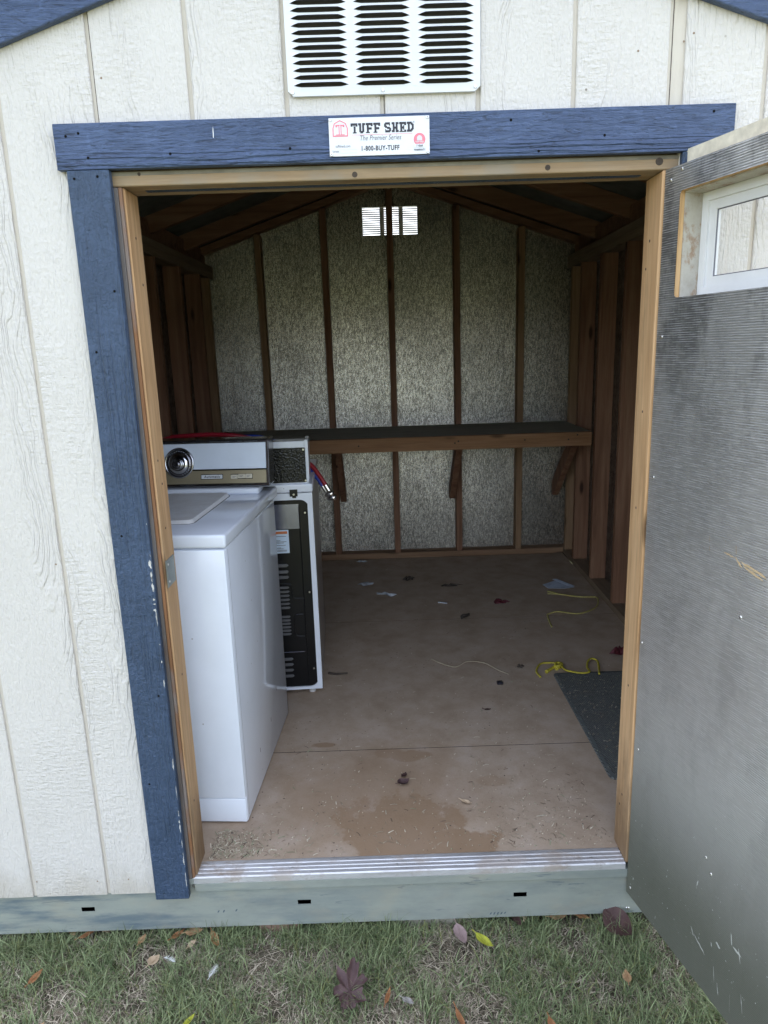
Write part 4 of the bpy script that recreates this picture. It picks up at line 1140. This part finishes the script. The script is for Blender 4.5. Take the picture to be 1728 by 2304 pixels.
# ------------------------------------------------------------------ things on the floor
FZ = ZF+.0006
mm = MB(); rr_ = rrect(.688, 1.118, .380, 1.150, .020)
mm.prism([(x, y, FZ) for x, y in rr_], (0, 0, .0065), .002)
doormat = tag(mm.build('door_mat', 'mat'), 'dark ribbed doormat on the shed floor beside the right jamb', 'mat')
r2 = rrect(.692, 1.114, .384, 1.146, .018); r3 = rrect(.704, 1.102, .396, 1.134, .012)
m = MB(); bmm = m.bm; A_ = [bmm.verts.new((x, y, FZ+.0068)) for x, y in r2]; B_ = [bmm.verts.new((x, y, FZ+.0090)) for x, y in r3]; n = len(A_)
for i in range(n): bmm.faces.new((A_[i], A_[(i+1) % n], B_[(i+1) % n], B_[i]))
m.build('mat_border', plain('mat_rubber', (.10, .11, .105), .75), doormat)
def rope_obj(name, mat, pts, r, label, cat, z=FZ, lift=None):
    P = [(x, y, z+r+(lift[i] if lift else 0)) for i, (x, y) in enumerate(pts)]
    o = MB().tube(smooth_path(P, 7), r, 7, .5, .9).build(name, mat, None, True)
    return tag(o, label, cat)
r1 = rope_obj('yellow_rope', 'rope_dim', [(.911, 2.186), (.943, 2.171), (.972, 2.134), (1.079, 2.079), (1.150, 2.071), (1.158, 2.038), (1.132, 1.957), (1.096, 1.899), (1.03, 1.846), (.976, 1.831), (.893, 1.868), (.841, 1.843), (.826, 1.825), (.816, 1.742), (.81, 1.666)], .0042, 'thin yellow rope in a wide loop on the floor near the white paper', 'rope')
MB().tube(smooth_path([(.904, 2.150, FZ+.004), (.94, 2.146, FZ+.004), (.972, 2.134, FZ+.005)], 5), .003, 6).build('frayed_end', 'rope_dim', r1)
r2_ = rope_obj('yellow_rope', 'rope', [(.628, 1.117), (.622, 1.170), (.64, 1.22), (.661, 1.249), (.69, 1.254), (.723, 1.241), (.737, 1.206), (.748, 1.166), (.775, 1.140), (.81, 1.122), (.843, 1.133), (.848, 1.185), (.866, 1.235), (.890, 1.258), (.909, 1.240), (.901, 1.194), (.878, 1.110)], .0047, 'knotted bright yellow rope lying at the top edge of the doormat', 'rope', lift=[0, 0, 0, 0, 0, .004, .008, .006, .008, .010, .010, .006, .01, .012, .008, .004, .009])
kn = []
for i in range(26):
    a = i*.9; kn.append((.729+.016*math.cos(a)*(1+.25*math.sin(i*2.1)), 1.208+.018*math.sin(a*1.13), FZ+.010+.009*math.sin(a*.7)))
MB().tube(smooth_path(kn, 4), .0052, 6).build('knot', 'rope', r2_, True)
MB().tube(smooth_path([(.722, 1.205, FZ+.010), (.70, 1.196, FZ+.008), (.68, 1.178, FZ+.007), (.663, 1.160, FZ+.007)], 5), lambda t: .0055+.003*t, 7).build('frayed_end', 'rope', r2_, True)
rope_obj('thin_twine', 'twine', [(.176, 1.341), (.215, 1.294), (.276, 1.25), (.339, 1.302), (.412, 1.279), (.457, 1.211), (.499, 1.161)], .0016, 'pale wavy twine lying in the middle of the shed floor', 'twine')
def scrap(name, mat, x, y, rx, ry, rot, label, cat, group=None, jag=.35, lift=.012, n=13, z=FZ):
    mb = MB(); b = mb.bm
    c0 = b.verts.new((0, 0, lift*.6)); ring = []; mid_ = []
    for q in range(n):
        a = 2*math.pi*q/n; r_ = 1+rnd.uniform(-jag, jag)
        ring.append(b.verts.new((rx*r_*math.cos(a), ry*r_*math.sin(a), max(0.0005, lift*rnd.uniform(-.2, .9)))))
        mid_.append(b.verts.new((rx*.5*r_*math.cos(a), ry*.5*r_*math.sin(a), max(.001, lift*rnd.uniform(.1, 1.3)))))
    for q in range(n):
        j = (q+1) % n
        b.faces.new((mid_[q], ring[q], ring[j], mid_[j])); b.faces.new((c0, mid_[q], mid_[j]))
    o = mb.build(name, mat); o.location = (x, y, z); o.rotation_euler = (0, 0, rot)
    return tag(o, label, cat, group)
scrap('paper_scrap', 'paper', -.150, 2.43, .055, .035, .3, 'torn grey paper scrap on the floor beside the dryer, the ragged one', 'paper scrap', 'paper scraps on the shed floor')
scrap('paper_scrap', 'paper', -.015, 2.22, .065, .022, -.35, 'narrow pale paper strip lying nearer than the ragged grey scrap', 'paper scrap', 'paper scraps on the shed floor', lift=.016)
scrap('paper_scrap', 'bark', .124, 2.49, .035, .030, .1, 'small dull grey-brown crumpled scrap right of the torn paper', 'paper scrap', 'paper scraps on the shed floor', lift=.02)
scrap('paper_scrap', 'paper', -.175, 2.90, .030, .018, .1, 'small pale scrap against the bottom plate of the back wall', 'paper scrap', 'paper scraps on the shed floor')
# folded paper sheet by the right wall
m = MB(); m.prism([(-.085, .03, .001), (.00, .055, .018), (.085, -.04, .004), (.02, -.055, .002), (-.07, -.035, .001)], (0, 0, .0015)); m.prism([(-.02, .062, .022), (.005, .060, .024), (.088, -.038, .010), (.06, -.034, .008)], (0, 0, .0012))
o = m.build('paper_sheet', 'paper_blue'); o.location = (1.00, 2.285, FZ); tag(o, 'creased bluish white paper lying above the loop of yellow rope', 'paper')
scrap('red_scrap', 'red_scrap', .622, 2.05, .035, .040, .9, 'small dark red scrap alone in the middle of the floor', 'scrap', 'red scraps on the shed floor', .5)
scrap('red_scrap', 'red_scrap', 1.045, 1.335, .060, .030, .35, 'crumpled red cloth scrap partly hidden by the right jamb', 'scrap', 'red scraps on the shed floor', .5, .03)
o = MB().box(-.012, .012, -.012, .012, 0, .010, .002).build('black_cube', 'ink'); o.location = (.446, 1.078, FZ); tag(o, 'tiny square black plastic bit on the middle of the floor', 'plastic bit')
scrap('bark_chip', 'bark', .565, 1.228, .018, .016, .4, 'dark rounded bark chip left of the yellow knot', 'bark chip', None, .25, .012)
scrap('bark_chip', 'bark', .391, 1.84, .035, .018, .8, 'dark splintered bark pieces behind the pale twine', 'bark chip', None, .5, .015)
scrap('bark_chip', 'bark', .365, 2.35, .060, .014, .1, 'long dark bark sliver far back on the floor', 'bark chip', None, .5, .012)
o = MB().tube(smooth_path([(-.29, 1.225, FZ+.005), (-.26, 1.212, FZ+.006), (-.235, 1.208, FZ+.008), (-.205, 1.216, FZ+.006)], 5), lambda t: .006-.003*t, 6).build('twig', 'bark'); tag(o, 'curved dark twig beside the bottom of the dryer', 'twig')
o = MB().tube([(.270, 2.072, FZ+.004), (.318, 2.050, FZ+.004)], .004, 6).build('white_stick', 'paper'); tag(o, 'short white stick left of the red scrap', 'stick')

# ---- leaves
def leaf_mesh(name, mat, length, width, curl=.25, fold=.3, lobes=0, stem=True, n=12):
    mb = MB(); b = mb.bm; rows = []
    for i in range(n+1):
        t = i/n
        w = width*.5*(math.sin(math.pi*min(1, t**.8))**.85)*(1 if not lobes else (1+.35*math.sin(t*math.pi*2*lobes)))
        w = max(w, .0004)
        x = length*(t-.5); zc = curl*length*((t-.5)**2)*2
        row = []
        for k in (-1, -.5, 0, .5, 1):
            row.append(b.verts.new((x, w*k, zc+fold*abs(k)*w+.0012*math.sin(9*t+3*k))))
        rows.append(row)
    for i in range(n):
        for k in range(4): b.faces.new((rows[i][k], rows[i][k+1], rows[i+1][k+1], rows[i+1][k]))
    o = mb.build(name, mat, None, True)
    sl = MB().tube([(-length*.5-.22*length*(1 if stem else .05), 0, curl*length*.6), (-length*.45, 0, curl*length*.45), (0, 0, .0012), (length*.4, 0, curl*length*.36)], lambda t: .0014*(1-t*.7), 5).build('leaf_stem', mat, o)
    return o
def palm_leaf(name, mat, R0, label):
    mb = MB(); b = mb.bm; A, K = 60, 7
    def rad_(a):        # lobed outline, the middle lobe longest
        v = 0
        for c_, h_, w_ in ((0, 1.12, 30), (52, 1.0, 25), (-50, .96, 25), (100, .80, 25), (-104, .84, 25), (155, .34, 40), (-155, .34, 40)):
            d = (a-c_+180) % 360-180
            v = max(v, h_*math.exp(-(d/w_)**2*.8))
        return R0*max(.58, v)*(1+.07*math.sin(math.radians(a)*17)+.04*math.sin(math.radians(a)*31+1))
    c0 = b.verts.new((0, 0, .004)); rings = []
    for k in range(1, K+1):
        t = k/K; ring = []
        for q in range(A):
            a = 360*q/A-180; r_ = rad_(a)*t
            x, y = r_*math.cos(rad(a))*1.05, r_*math.sin(rad(a))*.82
            z = .010*mnoise.noise(Vector((x*38, y*38, 3.1)))*t+.020*(abs(y)/R0)**1.5*t-.006*math.cos(math.radians(a)*7)*t+.014*max(0, x/R0)**2
            ring.append(b.verts.new((x, y, z)))
        rings.append(ring)
    for q in range(A): b.faces.new((c0, rings[0][q], rings[0][(q+1) % A]))
    for k in range(K-1):
        for q in range(A): b.faces.new((rings[k][q], rings[k+1][q], rings[k+1][(q+1) % A], rings[k][(q+1) % A]))
    o = mb.build(name, mat, None, True)
    MB().tube([(0, 0, .005), (-R0*.5, .004, .010), (-R0*.95, .012, .022)], .0014, 5).build('leaf_stem', mat, o)
    return o
LM = dict(tan=leaf_mat('leaf_tan', (.30, .17, .085), (.44, .28, .15)), pale=leaf_mat('leaf_pale', (.42, .30, .19), (.55, .42, .29)),
          rust=leaf_mat('leaf_rust', (.22, .09, .035), (.34, .16, .07)), dark=leaf_mat('leaf_dark', (.045, .022, .020), (.085, .045, .040)),
          mauve=leaf_mat('leaf_mauve', (.25, .17, .165), (.33, .24, .23)), yellow=leaf_mat('leaf_yellow_green', (.28, .30, .03), (.42, .42, .05)),
          plum=leaf_mat('leaf_plum', (.060, .034, .034), (.125, .075, .072)), grey=leaf_mat('leaf_grey', (.22, .20, .18), (.32, .30, .28)))
GRASS_TOP = GZ+.021
def put_leaf(kind, x, y, ln, wd, rz, label, dz=0.0, tilt=(0, 0), fold=.3, curl=.25):
    o = leaf_mesh('fallen_leaf', LM[kind], ln, wd, curl, fold)
    o.location = (x, y, GRASS_TOP+dz); o.rotation_euler = (tilt[0], tilt[1], rz)
    return tag(o, label, 'leaf', 'fallen leaves on the grass')
o = palm_leaf('fallen_leaf', LM['plum'], .064, ''); o.location = (-.152, -.200, GRASS_TOP+.012); o.rotation_euler = (.30, -.28, rad(82))
tag(o, 'large lobed plum-brown leaf at the bottom centre of the lawn', 'leaf', 'fallen leaves on the grass')
put_leaf('mauve', .149, -.035, .070, .034, rad(-75), 'pale mauve oval leaf left of the yellow-green one', .008)
put_leaf('yellow', .210, -.060, .062, .026, rad(-48), 'yellow-green pointed leaf lying on the grass', .010)
put_leaf('dark', .590, -.022, .098, .070, rad(-62), 'large glossy dark purple leaf under the right end of the steel skid', .010, (.45, .1), .40, .55)
put_leaf('dark', .314, .015, .050, .020, rad(-70), 'narrow blackish leaf standing up in the grass below the right skid slot', .006, (.5, 0))
put_leaf('pale', -.680, -.085, .046, .026, rad(70), 'curled pale tan leaf beside the white feather', .008, (.2, .2), .5)
put_leaf('tan', -.595, .010, .050, .030, rad(15), 'broad orange-tan leaf close to the skid, left of the doorway', .006)
put_leaf('tan', -.735, -.010, .034, .020, rad(75), 'small tan oval leaf under the white siding edge', .006)
put_leaf('pale', -.592, -.030, .032, .014, rad(60), 'small upright tan leaf below the orange-tan one', .006, (.3, 0))
put_leaf('rust', -.640, .005, .045, .018, rad(50), 'rust brown leaf left of the orange-tan one', .004)
put_leaf('pale', -.838, .028, .030, .020, rad(20), 'small pale leaf tucked against the left part of the skid', .004)
put_leaf('rust', -.895, .012, .050, .016, rad(42), 'long golden brown leaf in the left grass below the skid slot', .008)
put_leaf('tan', -.940, .020, .036, .018, rad(-50), 'tan leaf leaning in the tall grass at the left', .010)
put_leaf('rust', -.98, -.12, .050, .016, rad(70), 'rusty narrow leaf standing at the far left edge of the lawn', .006, (.4, 0))
put_leaf('yellow', -.540, -.262, .045, .014, rad(60), 'thin yellowish leaf at the bottom edge, left of the plum leaf', .008)
put_leaf('tan', -.905, -.265, .035, .020, rad(60), 'tan leaf near the bottom left corner', .004)
put_leaf('rust', .120, -.285, .062, .014, rad(-72), 'long thin orange-brown leaf at the bottom right of the plum leaf', .008)
put_leaf('tan', .555, -.180, .040, .022, rad(80), 'tan oval leaf near the open door, below the dark purple leaf', .006)
put_leaf('rust', .335, -.305, .045, .018, rad(-80), 'red-brown leaf at the bottom edge of the lawn toward the door', .004)
put_leaf('pale', .330, .030, .045, .028, rad(80), 'pale brown leaf standing against the skid under the third slot', .012, (.8, 0))
put_leaf('grey', -.005, -.225, .034, .016, rad(-30), 'grey weathered leaf between the mauve leaf and the bottom edge', .004)
put_leaf('rust', -.055, -.21, .050, .012, rad(75), 'narrow rusty leaf right beside the plum leaf', .004)
put_leaf('rust', -.53, -.02, .060, .022, rad(-60), 'reddish brown bent leaf below the left corner of the threshold', .006)
put_leaf('tan', .43, .020, .050, .022, rad(5), 'tan leaf in dry straw near the dark purple leaf', .004)
put_leaf('rust', .50, .015, .040, .016, rad(-15), 'small rusty leaf just left of the dark purple leaf', .006)
# floor leaf bits
o = leaf_mesh('dry_leaf', LM['plum'], .045, .036, .5, .5); o.location = (.012, .398, FZ+.002); o.rotation_euler = (0, 0, .6); tag(o, 'curled plum-brown leaf on the floor behind the doorway', 'leaf', 'dry leaves on the shed floor')
o = leaf_mesh('dry_leaf', LM['dark'], .030, .018, .5, .5); o.location = (.016, .440, FZ+.002); o.rotation_euler = (0, 0, 1.1); tag(o, 'small dark leaf fragment just behind the curled plum-brown leaf', 'leaf', 'dry leaves on the shed floor')
o = leaf_mesh('dry_leaf', LM['pale'], .036, .018, .5, .6); o.location = (.205, .284, FZ+.002); o.rotation_euler = (0, 0, -.5); tag(o, 'small folded tan leaf on the floor near the threshold', 'leaf', 'dry leaves on the shed floor')
o = leaf_mesh('dry_leaf', LM['dark'], .030, .012, .4, .4); o.location = (.36, .86, FZ+.002); o.rotation_euler = (0, 0, .1); tag(o, 'dark slender leaf bit in the middle of the bare floor', 'leaf', 'dry leaves on the shed floor')
# feathers
def feather(x, y, ln, rz, label):
    mb = MB(); n = 24
    mb.tube([(0, 0, 0), (ln*.5, 0, .004), (ln, .003, .002)], .0008, 5)
    for i in range(n):
        t = .12+.86*i/n; w = ln*.26*math.sin(math.pi*t)**.7
        for s_ in (-1, 1):
            mb.poly([(ln*t, 0, .003), (ln*(t+.03), 0, .003), (ln*(t+.10)+rnd.uniform(0, .003), s_*w*rnd.uniform(.7, 1.1), .004+rnd.uniform(0, .006))])
    o = mb.build('feather', plain('feather_white', (.62, .62, .60), .8, var=.06)); o.location = (x, y, GRASS_TOP+.010); o.rotation_euler = (0, 0, rz)
    return tag(o, label, 'feather', 'feathers in the grass')
feather(-.655, -.075, .040, rad(-30), 'fluffy white feather next to the curled pale leaf')
feather(-.52, -.150, .045, rad(65), 'slender pale feather right of the curled pale leaf')
# pavers under the skid
o = MB().box(-.060, .060, -.05, .06, 0, .045, .008, 3).build('paver', 'paver_red'); o.location = (-.362, .080, -.1770); tag(o, 'reddish brown paver block under the steel skid below the washer', 'paver', 'pavers under the skid')
o = MB().box(-.120, .120, -.05, .06, 0, .045, .008, 3).build('paver', 'paver_pale'); o.location = (.095, .080, -.1760); tag(o, 'pale flat paver block under the middle of the steel skid', 'paver', 'pavers under the skid')

# ------------------------------------------------------------------ grass blades and clippings
def blades(name, n, xr, yr, hr, wr, seedf, dens=None, mat='grass', zbase=None, dead=.59, big=1.0):
    r = np.random.default_rng(seedf)
    x = r.uniform(*xr, n); y = r.uniform(*yr, n)
    clump = np.array([mnoise.noise(Vector((a*9, b*9, 2.2))) for a, b in zip(x, y)])
    clump2 = np.array([mnoise.noise(Vector((a*3.1, b*3.1, 7.2))) for a, b in zip(x, y)])
    keep = r.uniform(0, 1, n) < np.clip(.74+clump*1.1, .28, 1)
    x, y, clump, clump2 = x[keep], y[keep], clump[keep], clump2[keep]; n = len(x)
    z = np.array([gz(a, b) for a, b in zip(x, y)])-.003
    h = r.uniform(*hr, n)*(1+.45*clump)*big; w = r.uniform(*wr, n)
    az = r.uniform(0, 2*np.pi, n); lean = r.uniform(.25, 1.25, n)*h; az2 = az+r.normal(0, .5, n)
    isdead = r.uniform(0, 1, n) < np.clip(dead-.55*clump-.45*clump2, .08, .9)
    h = np.where(isdead, h*.55, h); lean = np.where(isdead, lean*1.3, lean)
    wx, wy = -np.sin(az+r.normal(0, .8, n)), np.cos(az+r.normal(0, .8, n))
    def pt(t, s):
        bx = x+np.cos(az)*lean*t*t*.6+np.cos(az2)*lean*t**3*.4; by = y+np.sin(az)*lean*t*t*.6+np.sin(az2)*lean*t**3*.4
        bz = z+h*(t-.30*t*t*(lean/np.maximum(h, 1e-4)))
        ww = w*(1-t**1.6)*.5*s
        return np.stack([bx+wx*ww, by+wy*ww, np.maximum(bz, z+.001)], 1)
    V = np.stack([pt(0, 1), pt(0, -1), pt(.4, 1), pt(.4, -1), pt(.75, 1), pt(.75, -1), pt(1.0, 0)], 1).reshape(-1, 3)
    base = (np.arange(n)*7)[:, None]
    q1 = base+np.array([[0, 1, 3, 2]]); q2 = base+np.array([[2, 3, 5, 4]]); t3 = base+np.array([[4, 5, 6]])
    loops = np.concatenate([np.concatenate([q1, q2, t3], 1).ravel()])
    tot = np.tile([4, 4, 3], n); start = np.concatenate([[0], np.cumsum(tot)[:-1]])
    me = bpy.data.meshes.new(name); me.vertices.add(n*7); me.vertices.foreach_set('co', V.ravel().astype(np.float32))
    me.loops.add(len(loops)); me.loops.foreach_set('vertex_index', loops.astype(np.int32))
    me.polygons.add(n*3); me.polygons.foreach_set('loop_start', start.astype(np.int32)); me.polygons.foreach_set('loop_total', tot.astype(np.int32))
    me.update(); me.validate()
    g1 = np.array([.065, .100, .038]); g2 = np.array([.31, .355, .18]); d1 = np.array([.17, .13, .09]); d2 = np.array([.68, .59, .45])
    f = r.uniform(0, 1, n)[:, None]
    c = np.where(isdead[:, None], d1+(d2-d1)*f**1.3, g1+(g2-g1)*f)
    c = np.where((r.uniform(0, 1, n) < .10)[:, None] & ~isdead[:, None], np.array([.20, .21, .08]), c)
    c4 = np.concatenate([c, np.ones((n, 1))], 1); c7 = np.repeat(c4, 7, axis=0)
    at = me.color_attributes.new('tone', 'FLOAT_COLOR', 'POINT'); at.data.foreach_set('color', c7.ravel().astype(np.float32))
    me.materials.append(MT[mat])
    return me
gb = tag(link('grass', blades('grass', 90000, (-1.55, 1.25), (-.46, .035), (.024, .060), (.0017, .0038), 3)), 'short mixed green and straw grass in front of the shed', 'grass', kind='stuff')
gb2 = tag(link('grass_tufts', blades('grass_tufts', 2600, (-1.4, 1.2), (-.035, .012), (.045, .085), (.0018, .0032), 5, dead=.30)), 'taller grass tufts along the foot of the steel skid', 'grass', kind='stuff')
gb3 = tag(link('surrounding_grass', blades('surrounding_grass', 110000, (-3.4, 3.4), (-3.0, -.44), (.022, .055), (.003, .006), 6)), 'lawn grass further in front of the shed', 'grass', kind='stuff')

gb4 = tag(link('side_grass', blades('side_grass', 30000, (-3.2, -1.26), (-.46, 2.5), (.022, .055), (.003, .006), 8)), 'lawn grass along the left side of the shed', 'grass', kind='stuff')
gb5 = tag(link('side_grass', blades('side_grass', 30000, (1.27, 3.2), (-.46, 2.5), (.022, .055), (.003, .006), 9)), 'lawn grass along the right side of the shed', 'grass', kind='stuff')
def clippings():
    r = np.random.default_rng(21); P = []
    def add(n, fx, fy): P.append(np.stack([fx(n), fy(n)], 1))
    add(1200, lambda n: r.uniform(-.56, .60, n), lambda n: .075+r.exponential(.55, n))
    add(900, lambda n: -.555+np.abs(r.normal(0, .085, n)), lambda n: .072+np.abs(r.normal(0, .075, n)))
    add(260, lambda n: r.uniform(.25, .6, n), lambda n: .08+r.exponential(.2, n))
    add(800, lambda n: r.uniform(.69, 1.1, n), lambda n: r.uniform(.39, 1.12, n))
    add(420, lambda n: r.uniform(-.30, 1.1, n), lambda n: r.uniform(.8, 2.8, n))
    P = np.concatenate(P); P = P[(P[:, 1] < 2.9) & ~((P[:, 0] < -.43) & (P[:, 1] > .2))]
    mb_v, mb_f, col = [], [], []
    for (x, y) in P:
        onmat = .69 < x < 1.115 and .385 < y < 1.145
        z0 = FZ+(.0085 if onmat else .0004)
        ln = r.choice([r.uniform(.002, .007), r.uniform(.007, .024)], p=[.74, .26]); w = r.uniform(.0006, .0014); a = r.uniform(0, math.pi); bend = r.uniform(-.5, .5)
        p = Vector((x, y, z0)); i0 = len(mb_v)
        for k in range(4):
            aa = a+bend*k/3; nx_, ny_ = -math.sin(aa)*w, math.cos(aa)*w
            zz = p.z+.0012*math.sin(k/3*math.pi)
            mb_v += [(p.x+nx_, p.y+ny_, zz+.0004), (p.x-nx_, p.y-ny_, zz)]
            p = p+Vector((math.cos(aa), math.sin(aa), 0))*ln/3
        for k in range(3): mb_f.append((i0+2*k, i0+2*k+1, i0+2*k+3, i0+2*k+2))
        t = r.uniform()
        c = (.42, .35, .25) if t < .58 else ((.64, .57, .44) if t < .78 else ((.20, .14, .10) if t < .90 else ((.32, .36, .22) if t < .96 else (.08, .06, .05))))
        k = r.uniform(.75, 1.2); col += [(c[0]*k, c[1]*k, c[2]*k, 1)]*8
    me = bpy.data.meshes.new('clippings'); me.from_pydata(mb_v, [], mb_f)
    at = me.color_attributes.new('tone', 'FLOAT_COLOR', 'POINT'); at.data.foreach_set('color', np.array(col, np.float32).ravel())
    me.materials.append(MT['straw']); return me
tag(link('grass_clippings', clippings()), 'dry grass clippings and straw scattered over the shed floor', 'clippings', kind='stuff')
